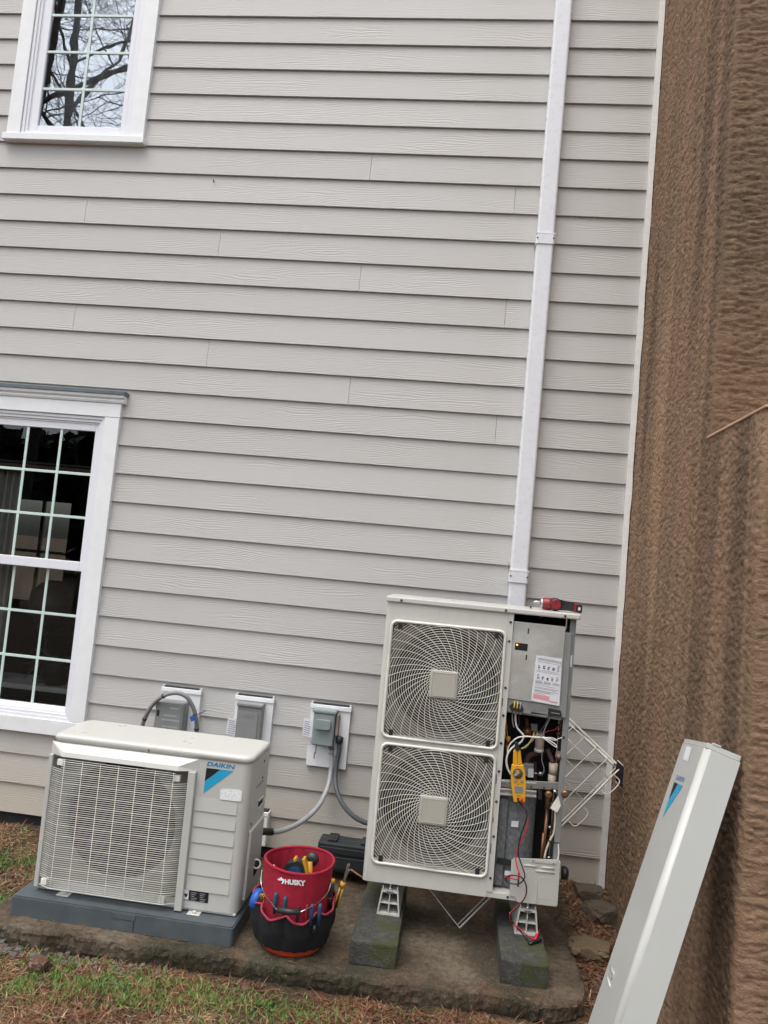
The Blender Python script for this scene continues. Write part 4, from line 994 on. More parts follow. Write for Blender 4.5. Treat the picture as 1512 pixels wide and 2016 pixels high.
# conduits
t = thing('conduit_whip', (-2.6, -.05, .6), 'mid-grey flexible conduit looped over the leftmost grey box', 'conduit')
lp = [aY(a, b, y) for a, b, y in ((270, 1452, -.06), (278, 1436, -.07), (285, 1415, -.09), (300, 1388, -.12), (322, 1370, -.14), (346, 1364, -.14), (366, 1371, -.13), (379, 1390, -.11), (386, 1415, -.09), (387, 1435, -.07), (385, 1450, -.06))]
sp_ = tubeo('conduit', 'conduit_mid', t, lp, .0125, 12, 8)
for i in (2, 4, 10): 
    c = lp[min(i, 9)]; d = (lp[min(i+1, 10)]-lp[max(i-1, 0)]).normalized(); MB().tube([c-d*.005, c+d*.005], .0148, 12).build('zip_tie', 'wire_black', t)
tubeo('zip_tie_tail', 'wire_black', t, [aY(378, 1408, -.12), aY(390, 1406, -.14), aY(405, 1399, -.16)], .0022, 6)
plate_px('blue_tape', 'tape_blue', t, [(373, 1411), (381, 1409), (384, 1418), (376, 1421)], -.125, .008)
c2 = [aY(a, b, y) for a, b, y in ((652, 1468, -.05), (653, 1490, -.05), (651, 1520, -.07), (645, 1550, -.12), (628, 1585, -.22), (600, 1613, -.36), (565, 1632, -.50), (535, 1638, -.60), (505, 1636, -.68))]
t = thing('conduit_whip', tuple(c2[3]), 'light grey conduit drooping from the blue-grey disconnect to the smaller unit', 'conduit')
tubeo('conduit', 'conduit_light', t, c2, .0135, 12, 8)
MB().tube([c2[0]+Vector((0, 0, .02)), c2[0]-Vector((0, 0, .02))], .018, 12).build('connector', 'conduit_mid', t)
MB().tube([c2[-2], c2[-1]], .018, 12).build('connector', 'black_plastic', t)
tubeo('strap', 'dark_steel', t, [aY(646, 1484, -.06), aY(655, 1485, -.066), aY(663, 1495, -.04)], .0015, 5)
c3 = [aY(a, b, y) for a, b, y in ((668, 1462, -.05), (667, 1480, -.055), (662, 1510, -.07), (660, 1535, -.10), (664, 1560, -.16), (676, 1585, -.24), (694, 1605, -.34), (716, 1618, -.44), (735, 1622, -.485))]
t = thing('conduit_whip', tuple(c3[3]), 'dark grey conduit curving from the blue-grey disconnect behind the tall unit', 'conduit')
tubeo('conduit', 'conduit_dark', t, c3, .0135, 12, 8)
MB().lathe([(.017, -.024), (.022, -.015), (.022, .010), (.014, .018)], (c3[0].x, c3[0].y, c3[0].z+.018), 12).build('connector', 'black_plastic', t)
# white line-set cover stub behind the small unit, valve line end
t = thing('pipe_cover_stub', (-1.93, -.02, .02), 'short white pipe cover low on the siding behind the smaller unit', 'pipe cover')
bx('cover', 'old_trim', t, -1.955, -1.908, -.055, .010, .02, .19, .004); bx('cap', 'old_trim', t, -1.958, -1.905, -.058, .010, .1905, .215, .003); bx('opening', 'hole', t, -1.952, -1.911, -.052, .006, .2152, .219)
p_ = aY(505, 1701, -.80); d = Vector((-.25, -.35, -.9)).normalized()
t = thing('insulated_pipe', tuple(p_-Vector((0, 0, .18))), 'black insulated pipe end with a white rim beside the smaller unit', 'pipe')
dd = Vector((.45, -.62, .35)).normalized()
MB().tube([p_+d*.10-dd*.03, p_+d*.05-dd*.03, p_-dd*.012, p_-dd*.002], .021, 14).build('insulation', 'black_plastic', t)
cq = dd.orthogonal().normalized(); cs = dd.cross(cq)
MB().tube([p_+(cq*math.cos(k*.349)+cs*math.sin(k*.349))*.0195 for k in range(18)], .0042, 6, closed=True).build('rim', 'wire_white', t)
tubeo('copper_line', 'copper', None, [(-1.40, -.14, .00), (-1.33, -.20, -.008), (-1.25, -.26, -.012), (-1.15, -.30, -.012)], .006, label='thin copper pipe lying on the slab behind the tall unit', cat='pipe')

# ================================================================== TOOL CASE
tcx = (-1.585, -1.255)
t = thing('tool_case', (-1.42, -.10, ZS), 'closed black plastic tool case leaning at the foot of the siding', 'case')
bx('shell', 'case_plastic', t, tcx[0], tcx[1], -.150, -.082, ZS, .128, .010); bx('shell', 'case_plastic', t, tcx[0], tcx[1], -.081, -.018, ZS, .128, .010)
bx('lid_band', 'case_plastic', t, tcx[0]+.012, tcx[1]-.012, -.156, -.149, .070, .105, .003); bx('lid_band', 'case_plastic', t, tcx[0]+.012, tcx[1]-.012, -.156, -.149, -.01, .055, .003)
for x in (-1.535, -1.345): bx('latch', 'case_plastic', t, x, x+.055, -.135, -.030, .1285, .142, .004)

# ================================================================== WIRE RACK behind the large unit
Rk = Vector((.0235, -.25, .7505)); Ak = Vector((-.7706, -.605, -.028))
pr = aY(1115, 1411, 0); dr = pr-CAM; tt = (Rk-CAM).dot(Ak-Rk)/dr.dot(Ak-Rk); Pk = CAM+dr*tt
ea = (Ak-Rk).normalized(); la = (Ak-Rk).length; eb = (Pk-Rk).normalized(); lb = .56; en_ = ea.cross(eb)
if en_.y > 0: en_ = -en_
rk = lambda a, b, c=0: Rk+ea*a+eb*b+en_*c
t = thing('wire_rack', tuple(Ak), 'white wire grid rack standing on its corner behind the tall unit', 'rack')
fm = MB()
for c_ in (0, .014): fm.tube([rk(0, lb, c_), rk(0, 0, c_), rk(la, 0, c_), rk(la, lb, c_)], .0042, 8)
fm.tube([rk(0, .018), rk(la, .018)], .003, 6); fm.tube([rk(.018, 0), rk(.018, lb)], .003, 6); fm.build('frame', 'rack_wire', t)
for i in range(1, 8): MB().tube([rk(la*i/13, 0, .007), rk(la*i/13, lb, .007)], .0027, 6).build('wire', 'rack_wire', t)
for i in range(1, 7): MB().tube([rk(0, lb*i/7, .003), rk(la*.56, lb*i/7, .003)], .0027, 6).build('wire', 'rack_wire', t)
for s_ in (.05, .28, .52): MB().tube(spline([rk(la*s_*.9+.0, 0), rk(la*s_*.9+.01, -.045), rk(la*s_*.9+.10, -.045), rk(la*s_*.9+.11, 0)], 6), .0028, 6).build('hook', 'rack_wire', t)
pl = MB(); A4 = [rk(.02, .04, -.012), rk(.02, .24, -.012), rk(-.006, .24, -.012), rk(-.006, .04, -.012)]; pl.mesh(A4+[p+en_*.010 for p in A4], [(0, 1, 2, 3), (4, 7, 6, 5), (0, 4, 5, 1), (1, 5, 6, 2), (2, 6, 7, 3), (3, 7, 4, 0)]); pl.build('bracket', 'rack_wire', t)
bk = [aY(a, b, -.27) for a, b in ((1216, 1497), (1230, 1511), (1229, 1560), (1212, 1538), (1212, 1515))]
pl = MB(); n_ = len(bk); A = [pl.bm.verts.new(p) for p in bk]; B = [pl.bm.verts.new(p+Vector((.004, .03, 0))) for p in bk]; pl.face(A); pl.face(B[::-1])
for i in range(n_): pl.face([A[i], A[(i+1) % n_], B[(i+1) % n_], B[i]])
pl.build('end_plate', 'black_plastic', t); tubeo('end_rim', 'rack_wire', t, bk[:4], .0025, 6, 0)

# ================================================================== LEANING SERVICE COVER
u_ = Vector((.2930, .1380, .9460)).normalized(); e1 = Vector((.056, .985, -.161)); e1 = (e1-u_*e1.dot(u_)).normalized(); e2 = u_.cross(e1)
if e2.x < 0: e2 = -e2
Tc = Vector((-.0767, -1.8915, 1.2375)); Lc = 1.435; w1, w2 = .30, .112
m4 = Matrix((e2, e1, u_)).transposed().to_4x4(); m4.translation = Tc-u_*Lc
if m4.to_3x3().determinant() < 0: m4 = Matrix((e2, -e1, u_)).transposed().to_4x4(); m4.translation = Tc-u_*Lc; sgn = -1
else: sgn = 1
t = thing('service_cover', (0, 0, 0), 'long removed cream cover with blue emblem leaning on the stucco', 'cover', mat4=m4)
rc = .020; th = .0022
ol = [(w2, 0)]+[(rc-rc*math.sin(a), rc-rc*math.cos(a)) for a in [i*math.pi/2/8 for i in range(9)]]+[(0, w1)]
il = [(w2, th)]+[(rc-(rc-th)*math.sin(a), rc-(rc-th)*math.cos(a)) for a in [i*math.pi/2/8 for i in range(9)]]+[(th, w1)]
mb = MB(); n_ = len(ol)
lo = [mb.bm.verts.new((x, sgn*y, 0)) for x, y in ol]; hi = [mb.bm.verts.new((x, sgn*y, Lc-.012)) for x, y in ol]
lo2 = [mb.bm.verts.new((x, sgn*y, 0)) for x, y in il]; hi2 = [mb.bm.verts.new((x, sgn*y, Lc-.012)) for x, y in il]
for i in range(n_-1):
    sm_ = 0 < i < n_-2
    mb.face([lo[i], lo[i+1], hi[i+1], hi[i]], sm_); mb.face([lo2[i], lo2[i+1], hi2[i+1], hi2[i]], sm_); mb.face([lo[i], lo[i+1], lo2[i+1], lo2[i]]); mb.face([hi[i], hi[i+1], hi2[i+1], hi2[i]])
mb.face([lo[0], hi[0], hi2[0], lo2[0]]); mb.face([lo[-1], hi[-1], hi2[-1], lo2[-1]])
mb.build('shell', 'panel_cover', t)
cp = MB(); cp.box(.002, w2-.002, *sorted((sgn*.002, sgn*.010)), Lc-.0115, Lc+.006, .001, 1); cp.build('top_flange', 'panel_cover', t)
cp = MB(); cp.box(.002, .010, *sorted((sgn*.022, sgn*w1)), Lc-.0115, Lc+.004, .001, 1); cp.build('top_flange', 'panel_cover', t)
cp = MB(); cp.box(.018, .045, *sorted((sgn*.0, sgn*.016)), Lc+.0062, Lc+.012, .001, 1); cp.build('hook_tab', 'panel_cover', t)
lp2 = lambda y, z: (-.0012, sgn*y, z)
# emblem on the face that looks left; far edge = w1 (left in the picture), near edge = 0
def emb(nm, mat, pts): MB().mesh([lp2(*p) for p in pts], [tuple(range(len(pts)))]).build(nm, mat, t)
m4i = m4.inverted(); nrm = e2
def pl(px, py, o_=.0012):
    d = _f + CR*((px-756)/FPX) - CU*((py-1008)/FPX); k = (Tc-CAM).dot(nrm)/d.dot(nrm); p = m4i @ (CAM+d*k); return Vector((-o_, p.y, p.z))
def embp(nm, mat, pxs, o_=.0012): MB().mesh([pl(*p, o_) for p in pxs], [tuple(range(len(pxs)))]).build(nm, mat, t)
embp('emblem_black', 'logo_black', [(1328, 1539.5), (1335.5, 1543), (1317, 1574.5)])
embp('emblem_blue', 'logo_cyan', [(1336.5, 1543.5), (1345, 1547), (1305, 1609), (1316.5, 1576)])
c00, c10, c01 = pl(1330, 1535), pl(1345.5, 1541), pl(1334, 1525.5)
V2, F2 = text2d('DAIKIN', 0, .0); MB().mesh([c00+(c10-c00)*u+(c01-c00)*v for u, v in V2], F2).build('lettering', 'logo_blue', t)
embp('paper_label', 'label_white', [(1352.5, 1469), (1362.5, 1472), (1355, 1499), (1345, 1495)])
embp('grip_recess', 'hub_old', [(1203, 1903), (1209, 1919), (1205, 1927), (1196, 1922)], .0008)
MB().tube([pl(1203, 1902), pl(1209.5, 1918.5), pl(1205, 1928)], .0042, 6).build('grip_rim', 'cream_top', t)
MB().tube([pl(1195.5, 1922), pl(1198, 1929), pl(1202, 1943)], .0035, 6).build('grip_rim', 'cream_top', t)

# ================================================================== TOOL BUCKET
BC = Vector((-1.534, -.968, 0))
tb = thing('tool_bucket', (BC.x, BC.y, ZS), 'red and black fabric tool organiser over an orange bucket', 'bucket')
MB().lathe([(.128, ZS), (.136, ZS+.004), (.1375, ZS+.012), (.1385, ZS+.034), (.137, ZS+.06), (.143, .11), (.140, .11), (.132, ZS+.03), (.05, ZS+.028)], BC, 48).build('bucket', 'bucket_orange', tb)
def ring_surface(name, mat, fn, nth=96, nz=14, par=None):
    th_ = np.linspace(0, 2*np.pi, nth+1); zs_ = np.linspace(0, 1, nz); T, Zv = np.meshgrid(th_, zs_, indexing='ij')
    r_, z_ = fn(T, Zv); return grid_obj(name, mat, np.stack([BC.x+r_*np.cos(T), BC.y+r_*np.sin(T), z_], -1), par or tb)
def red(T, V):
    z = .075+.262*V; r = .1515+.008*V + .0025*np.sin(T*3+1)*np.sin(V*5) + .0018*np.sin(T*7+V*4)+.0022*np.clip(V-.93, 0, 1)/.07
    return r, z+.004*np.sin(T*2+.5)*V
ring_surface('fabric_sleeve', 'red_fabric', red)
def inner(T, V):
    z = .337-.22*V; r = .1525-.012*V + .003*np.sin(T*16+1.5*np.sin(V*4))*np.minimum(1, V*3); return r, z+.004*np.sin(T*2+.5)*(1-V)
ring_surface('sleeve_lining', 'red_fabric', inner, 160)
rim = [(BC.x+.157*math.cos(a), BC.y+.157*math.sin(a), .3385+.004*math.sin(a*2+.5)) for a in [k*2*math.pi/72 for k in range(72)]]
MB().tube(rim, .0065, 8, closed=True).build('sleeve_hem', 'red_fabric', tb)
MB().lathe([(.02, .12), (.138, .121)], BC, 32).build('bucket_floor', 'black_fabric', tb)
# pocket skirt: lobes all round, lower at the front
NL = 8
def pock_top(T): 
    lob = np.abs(np.cos((T-.35)*NL/2)); fr = np.clip(-np.sin(T), 0, 1)
    return .196 - .036*fr**1.3 - .026*lob**1.5
def skirt_f(T, V):
    lob = np.abs(np.cos((T-.35)*NL/2)); top_ = pock_top(T)
    z = ZS+.036+(top_-ZS-.036)*V; side = 1+.05*np.clip(-np.cos(T), 0, 1)
    r = (.157+ .012*np.clip(V*2, 0, 1)**.7 + .020*lob**.55*np.clip(.35+V*1.2, 0, 1))*side + .0025*np.sin(T*23+V*9)
    return r, z
ring_surface('pocket_skirt', 'black_fabric', skirt_f, 200, 18)
hem = [];
for k in range(200):
    T = np.array(k*2*np.pi/200); r_, z_ = skirt_f(T, np.array(1.0)); hem.append((BC.x+float(r_)*math.cos(T), BC.y+float(r_)*math.sin(T), float(z_)))
MB().tube(hem, .0055, 6, closed=True).build('pocket_trim', 'trim_red', tb)
ring_surface('pocket_back', 'red_fabric', lambda T, V: (.156+.004*V+0*T, .05+.10*V+0*T), 96, 4)
def seam(T): 
    pts = []
    for V in np.linspace(.1, .98, 8): r_, z_ = skirt_f(np.array(T), np.array(V)); pts.append((BC.x+(float(r_)-.002)*math.cos(T), BC.y+(float(r_)-.002)*math.sin(T), float(z_)))
    return pts
for k in range(NL): MB().tube(seam(.35+math.pi/NL+k*2*math.pi/NL), .003, 5).build('pocket_seam', 'black_fabric', tb)
# bail and grip
bl_ = [aY(a, b, y) for a, b, y in ((516, 1712, -.97), (514, 1738, -1.0), (522, 1762, -1.06), (535, 1778, -1.13), (545, 1791, -1.185))]
br_ = [aY(a, b, y) for a, b, y in ((591, 1796, -1.185), (603, 1790, -1.17), (625, 1778, -1.12), (645, 1757, -1.05), (652, 1735, -1.0))]
bail = MB().tube(spline(bl_, 6), .0028, 8).build('bail', 'chrome', tb); MB().tube(spline(br_, 6), .0028, 8).build('bail', 'chrome', tb)
MB().tube([bl_[-1], bl_[-1].lerp(br_[0], .5)-Vector((0, .004, .001)), br_[0]], .0125, 12).build('grip', 'black_plastic', tb)
# lettering wrapped on the sleeve
def wrapped(px0, px1, pyt, pyb):
    def cyl(px, py):
        d = _f + CR*((px-756)/FPX) - CU*((py-1008)/FPX); rr_ = .1655
        ox, oy = CAM.x-BC.x, CAM.y-BC.y; a = d.x**2+d.y**2; b = 2*(ox*d.x+oy*d.y); c = ox*ox+oy*oy-rr_*rr_
        return CAM+d*((-b-math.sqrt(b*b-4*a*c))/(2*a))
    return cyl
cyl = wrapped(0, 0, 0, 0)
V2, F2 = text2d('HUSKY', 0, .055)
MB().mesh([cyl(560.5+41*u, 1740.5+4.5*u-10*v-1.5*u*v) for u, v in V2], F2).build('lettering', 'label_white', tb)
dg = [(546, 1731), (551, 1728.5), (554, 1726.5), (556, 1729.5), (560, 1732), (559, 1737), (556.5, 1740.5), (554, 1739), (556.5, 1734.5), (553, 1733.5), (549, 1733.5)]
MB().mesh([cyl(*p) for p in dg], [(0, 1, 9, 10), (1, 2, 3, 9), (3, 4, 8, 9), (4, 5, 6, 7, 8)]).build('emblem', 'label_white', tb)

# ---- tools, each its own thing
def handle(name, mat, base, top, r, label, cat, extra=None, group=None):
    base, top = Vector(base), Vector(top); t = thing(name, tuple(base), label, cat, group); L_ = top-base
    MB().tube([base, base+L_*.3, base+L_*.75, base+L_*.95, top], [r*.8, r, r*1.1, r*.95, r*.45], 10).build('handle', mat, t)
    if extra: extra(t, base, top)
    return t
def pliers(pxa, pxb, y, lab, mat):
    a, b = aY(*pxa, y), aY(*pxb, y); dn = Vector((0, .0, -.09))
    t = thing('pliers', tuple((a+b)/2+dn), lab, 'pliers')
    for p, k in ((a, 1), (b, -1)): MB().tube([p+dn, p+dn*.5, p+Vector((0, 0, -.012)), p], [.006, .0085, .009, .005], 10).build('handle', mat, t)
    MB().tube([(a+b)/2+dn*1.05+Vector((0, .006, 0)), (a+b)/2+dn*1.4+Vector((0, .012, 0))], .007, 8).build('jaw', 'dark_steel', t)
pliers((543.5, 1757), (562, 1765), -1.130, 'teal-handled pliers in the front pocket under the lettering', 'tool_teal')
pliers((615, 1780), (631, 1779), -1.142, 'blue-handled pliers in the right front pocket of the bucket', 'tool_blue')
for a, b, lab in ((587, 1783, 'small black screwdriver in the front pocket beside the grip'), (605, 1781, 'thin red-tipped screwdriver in the front pocket, right of the black one')):
    p = aY(a, b, -1.13); handle('screwdriver', 'black_plastic' if a < 600 else 'tool_red', p-Vector((0, 0, .08)), p, .006, lab, 'screwdriver')
# tape roll
p = aY(507, 1770, -1.03); t = thing('tape_roll', (p.x, p.y, p.z-.05), 'bright blue roll of tape in the left bucket pocket', 'tape')
mt = Matrix.Translation(p) @ Matrix.Rotation(R(75), 4, 'Z') @ Matrix.Rotation(R(8), 4, 'X')
MB().lathe([(.026, -.016), (.044, -.016), (.044, .016), (.026, .016)], (0, 0, 0), 28, 'Y', mt).build('roll', 'tape_blue', t)
p = aY(518, 1772, -1.05); t = thing('yellow_cord', (p.x, p.y, p.z-.06), 'small coil of yellow cord beside the blue tape in the bucket', 'cord')
for k in range(3): MB().tube([p+Vector((.010*k-.008+.012*math.cos(a), .006*math.sin(a*2), .026*math.sin(a))) for a in [i*.35 for i in range(18)]], .0028, 6, closed=True).build('loop', 'tool_yellow', t)
# screwdriver and adjustable wrench in the right pocket
def sd_extra(t, b, tp):
    d = (tp-b).normalized(); MB().tube([tp-d*.004, tp+d*.012], .0095, 10).build('cap', 'tool_yellow', t); MB().tube([b+(tp-b)*.35, b+(tp-b)*.42], .0112, 10).build('band', 'tool_yellow', t)
handle('screwdriver', 'black_plastic', aY(647, 1785, -1.0), aY(655, 1736, -1.0), .011, 'black and yellow screwdriver standing in the right bucket pocket', 'screwdriver', sd_extra)
b_, tp_ = aY(661, 1785, -.98), aY(674, 1742, -.98)
t = thing('adjustable_wrench', tuple(b_), 'adjustable wrench with yellow and black grip in the right bucket pocket', 'wrench')
dw = (tp_-b_); MB().tube([b_, b_+dw*.9], [.010, .009], 8).build('grip', 'black_plastic', t)
for k in (-1, 1): MB().tube([b_+Vector((k*.0075, -.004, 0)), b_+dw*.95+Vector((k*.006, -.004, 0))], .0048, 6).build('grip_edge', 'tool_yellow', t)
MB().tube([tp_-dw*.1, tp_+dw*.12], .0125, 10).build('grip_end', 'tool_yellow', t)
sh = [aY(a, b, -.98) for a, b in ((673, 1741), (677, 1728), (679, 1718), (681, 1712), (683, 1703), (687, 1700), (688.5, 1704), (685, 1711), (688, 1714), (685, 1720), (681, 1730), (678, 1742))]
MB().prism([(p.x, p.z) for p in sh], lambda u, v, a: (u, a, v), -.986, -.974).build('head', 'chrome', t)
# tape measure and cutter inside the bucket
p = Vector((BC.x+.005, BC.y-.02, .27)); t = thing('tape_measure', (p.x, p.y, .125), 'black tape measure with yellow edge lying inside the red bucket', 'tape measure')
mt = Matrix.Translation(p+Vector((-.015, .01, .015))) @ Matrix.Rotation(R(-18), 4, 'Y')
MB().prism(rounded(.095, .105, .03, 6), lambda u, v, a: mt @ Vector((u, a, v)), -.028, .022).build('case', 'black_plastic', t)
MB().prism(rounded(.060, .066, .02, 5), lambda u, v, a: mt @ Vector((u, a, v)), -.033, -.0285).build('side_disc', 'tool_blue', t)
MB().box(.044, .058, -.022, .022, -.055, .055, .003, 2, mt).build('edge', 'tool_yellow', t)
MB().box(.004, .018, -.020, .02, .048, .064, .003, 2, mt).build('lock', 'tool_yellow', t)
bx('support', 'black_fabric', t, p.x-.05, p.x+.05, p.y-.02, p.y+.05, .125, .24, .01)
t = thing('hand_tool', (BC.x+.055, BC.y+.02, .125), 'dark ratchet head with yellow handle inside the red bucket', 'tool')
MB().tube([(BC.x+.060, BC.y+.01, .126), (BC.x+.045, BC.y+.015, .33)], .013, 10).build('handle', 'tool_yellow', t)
MB().lathe([(.01, -.016), (.030, -.010), (.032, .006), (.02, .014)], (BC.x+.052, BC.y+.028, .335), 20, 'Y').build('head', 'black_plastic', t)
t = thing('hand_tool', (BC.x-.10, BC.y+.0, .125), 'white-tipped tool leaning at the left inside the red bucket', 'tool')
MB().tube([(BC.x-.08, BC.y, .126), (BC.x-.115, BC.y-.02, .29)], .008, 8).build('handle', 'black_plastic', t); MB().tube([(BC.x-.115, BC.y-.02, .29), (BC.x-.118, BC.y-.022, .302)], .010, 10).build('tip', 'wire_white', t)

# ================================================================== CORDLESS DRIVER on top of the large unit
zt = 1.5685
t = thing('cordless_driver', (-.43, -.70, zt), 'red and black cordless driver lying on top of the tall unit', 'driver')
zc_ = zt+.031; yd = -.70
MB().lathe([(.003, -.575+.43), (.006, -.135), (.006, -.113), (.010, -.112)], (-.402, yd, zc_+.004), 12, 'X').build('bit', 'chrome', t)
MB().lathe([(.012, 0), (.024, .006), (.029, .018), (.031, .040), (.029, .055)], (-.512, yd, zc_), 24, 'X').build('gearbox', 'tool_red', t)
MB().lathe([(.022, .0), (.0255, .004), (.0255, .012)], (-.5115, yd, zc_), 24, 'X').build('chuck_ring', 'galv', t)
MB().lathe([(.022, -.036), (.031, -.026), (.032, .022), (.024, .032)], (-.440, yd, zc_+.001), 28, 'Y').build('motor', 'black_plastic', t)
MB().lathe([(.022, -.0395), (.024, -.036)], (-.440, yd, zc_+.001), 28, 'Y').build('motor_cap', 'tool_red', t)
MB().prism([(-.420, zc_-.026), (-.420, zc_+.026), (-.39, zc_+.021), (-.352, zc_+.016), (-.352, zc_-.027), (-.38, zc_-.024)], lambda u, v, a: (u, a, v), yd-.019, yd+.019).build('grip', 'black_plastic', t)
bx('collar', 'tool_red', t, -.3515, -.3395, yd-.021, yd+.021, zc_-.0275, zc_+.015, .004)
bx('battery', 'black_plastic', t, -.339, -.313, yd-.024, yd+.024, zc_-.029, zc_+.013, .005)
bx('battery_label', 'label_white', t, -.332, -.322, yd-.0246, yd-.0241, zc_-.016, zc_-.002)
bx('trigger', 'black_plastic', t, -.448, -.43, yd-.010, yd+.010, zt, zt+.006, .001)
bx('bit_holder', 'black_plastic', None, -.56, -.553, -.705, -.697, zt, zt+.014, .002, label='tiny dark screw standing on the tall unit beside the driver bit', cat='screw')

# ================================================================== CLAMP METER and test leads
YM = BY0-.026
t = thing('clamp_meter', tuple(aY(1020, 1580, YM)), 'yellow clamp meter hanging in front of the open compartment', 'meter')
bo = [(1008, 1506), (1031, 1506), (1033.5, 1520), (1035.5, 1545), (1034, 1580), (1028, 1580.5), (1027, 1576), (1019, 1576), (1018, 1580), (1011.5, 1579), (1006.5, 1545), (1006, 1520)]
plate_px('body', 'meter_yellow', t, bo, YM, .024, .003)
plate_px('jaw', 'meter_yellow', t, [(1011, 1479), (1016, 1474), (1021, 1474), (1025, 1479), (1028, 1505.5), (1010, 1505.5)], YM+.003, .018, .003)
plate_px('jaw_seam', 'meter_dark', t, [(1017.6, 1476), (1018.6, 1476), (1019.4, 1504), (1018.4, 1504)], YM+.0022, .001)
plate_px('jaw_tip', 'black_plastic', t, [(1013, 1474), (1015, 1468), (1013, 1463), (1018, 1462), (1021, 1464), (1020, 1470), (1024, 1475), (1019, 1480)], YM-.002, .022, .002)
cc_ = aY(1019.5, 1523, YM-.0005); MB().lathe([(.0235, 0), (.0235, -.0015)], cc_, 32, 'Y').build('dial_face', 'meter_dark', t)
MB().lathe([(.017, -.0016), (.016, -.006), (.012, -.007)], cc_, 28, 'Y').build('dial', 'brass', t)
plate_px('dial_pointer', 'button_grey', t, [(1011, 1527), (1019, 1519), (1023, 1521), (1022, 1524), (1013, 1529.5)], YM-.011, .006, .001)
for a, b in ((1014.5, 1537), (1027, 1537.5)): MB().lathe([(.0075, -.0002), (.0065, -.004)], aY(a, b, YM), 14, 'Y').build('button', 'button_grey', t)
plate_px('screen', 'lcd', t, [(1013, 1547.5), (1030, 1549), (1029.5, 1562), (1013.5, 1561)], YM-.0014, .001)
for a, b, c_, d in ((1017, 1508.5, 1021, 1509.5), (1018, 1543.5, 1023, 1544.5), (1017, 1566, 1025, 1567)): plate_px('print', 'meter_dark', t, [(a, b), (c_, b+.3), (c_, d), (a, d)], YM-.0009, .0006)
for a, b, mm in ((1019.5, 1572, 'wire_black'), (1027, 1572, 'wire_red')): MB().lathe([(.0055, -.002), (.0045, -.018), (.003, -.022)], aY(a, b, YM), 10, 'Y').build('jack', mm, t)
z2 = lambda x, y: (970+x/8.065, 1550+y/8.065)
z5 = lambda x, y: (950+x/4.382, 1440+y/4.382)
YL = BY0-.030
def lead(name, mat, pts, label, tip):
    P_ = [aY(*a, y) for a, y in pts]; t = thing(name, tuple(P_[-1]), label, 'test lead', 'meter test leads')
    MB().tube(spline(P_, 8), .0029, 8).build('cable', mat, t)
    MB().tube([Vector(p) for p in tip], [.0045, .0058, .0058, .004], 10).build('probe', mat, t)
    return t
rp = [((1027, 1574), YM-.02), (z2(490, 300), YL), (z2(545, 420), YL), (z2(550, 600), YL), (z2(480, 800), YL), (z2(400, 960), YL), (z2(365, 1110), YL), (z2(390, 1270), YL-.004), (z2(430, 1400), YL-.006), (z2(390, 1462), YL-.008),
      (z2(280, 1445), YL-.006), (z2(200, 1425), YL-.004), (z2(290, 1405), YL-.01), (z2(430, 1410), YL-.016), (z2(520, 1530), YL-.016), (z2(530, 1690), YL-.014), (z2(455, 1825), YL-.012), (z2(300, 1975), YL-.014), (z5(235, 1570), YL-.02), (z5(245, 1630), YL-.024), (z5(320, 1705), YL-.03)]
f1, f2, f3 = aZ(*z5(400, 1770), .090), aZ(*z5(455, 1795), .080), aZ(*z5(487, 1715), .077)
P_ = [aY(*a, y) for a, y in rp]+[f1]
t = thing('test_lead', tuple(f2), 'red test lead hanging from the meter to the right concrete block', 'test lead', 'meter test leads')
MB().tube(spline(P_+[f2], 8), .0029, 8).build('cable', 'wire_red', t); MB().tube([f2, f2.lerp(f3, .3), f2.lerp(f3, .8), f3], [.004, .0075, .0075, .005], 10).build('probe', 'wire_red', t)
bp_ = [((1019.5, 1574), YM-.02), (z2(450, 270), YL-.004), (z2(530, 370), YL-.006), (z2(540, 480), YL-.006), (z2(480, 660), YL-.004), (z2(425, 840), YL-.006), (z2(405, 1030), YL-.006), (z2(440, 1180), YL-.006), (z2(490, 1320), YL-.008), (z2(508, 1430), YL-.012),
       (z2(430, 1525), YL-.014), (z2(300, 1530), YL-.01), (z2(205, 1480), YL-.004), (z2(240, 1410), YL-.008), (z2(360, 1398), YL-.014), (z2(470, 1440), YL-.020), (z2(535, 1570), YL-.020), (z2(525, 1720), YL-.018), (z2(440, 1850), YL-.016), (z2(290, 1990), YL-.018), (z5(232, 1580), YL-.024), (z5(262, 1650), YL-.03)]
g1, g2, g3 = aZ(*z5(365, 1770), .082), aZ(*z5(405, 1832), .079), aZ(*z5(510, 1795), .078)
t = thing('test_lead', tuple(g2), 'black test lead twisted with the red one below the meter', 'test lead', 'meter test leads')
MB().tube(spline([aY(*a, y) for a, y in bp_]+[g1, g2], 8), .0029, 8).build('cable', 'wire_black', t); MB().tube([g2, g2.lerp(g3, .3), g2.lerp(g3, .8), g3], [.004, .0075, .0075, .005], 10).build('probe', 'wire_black', t)

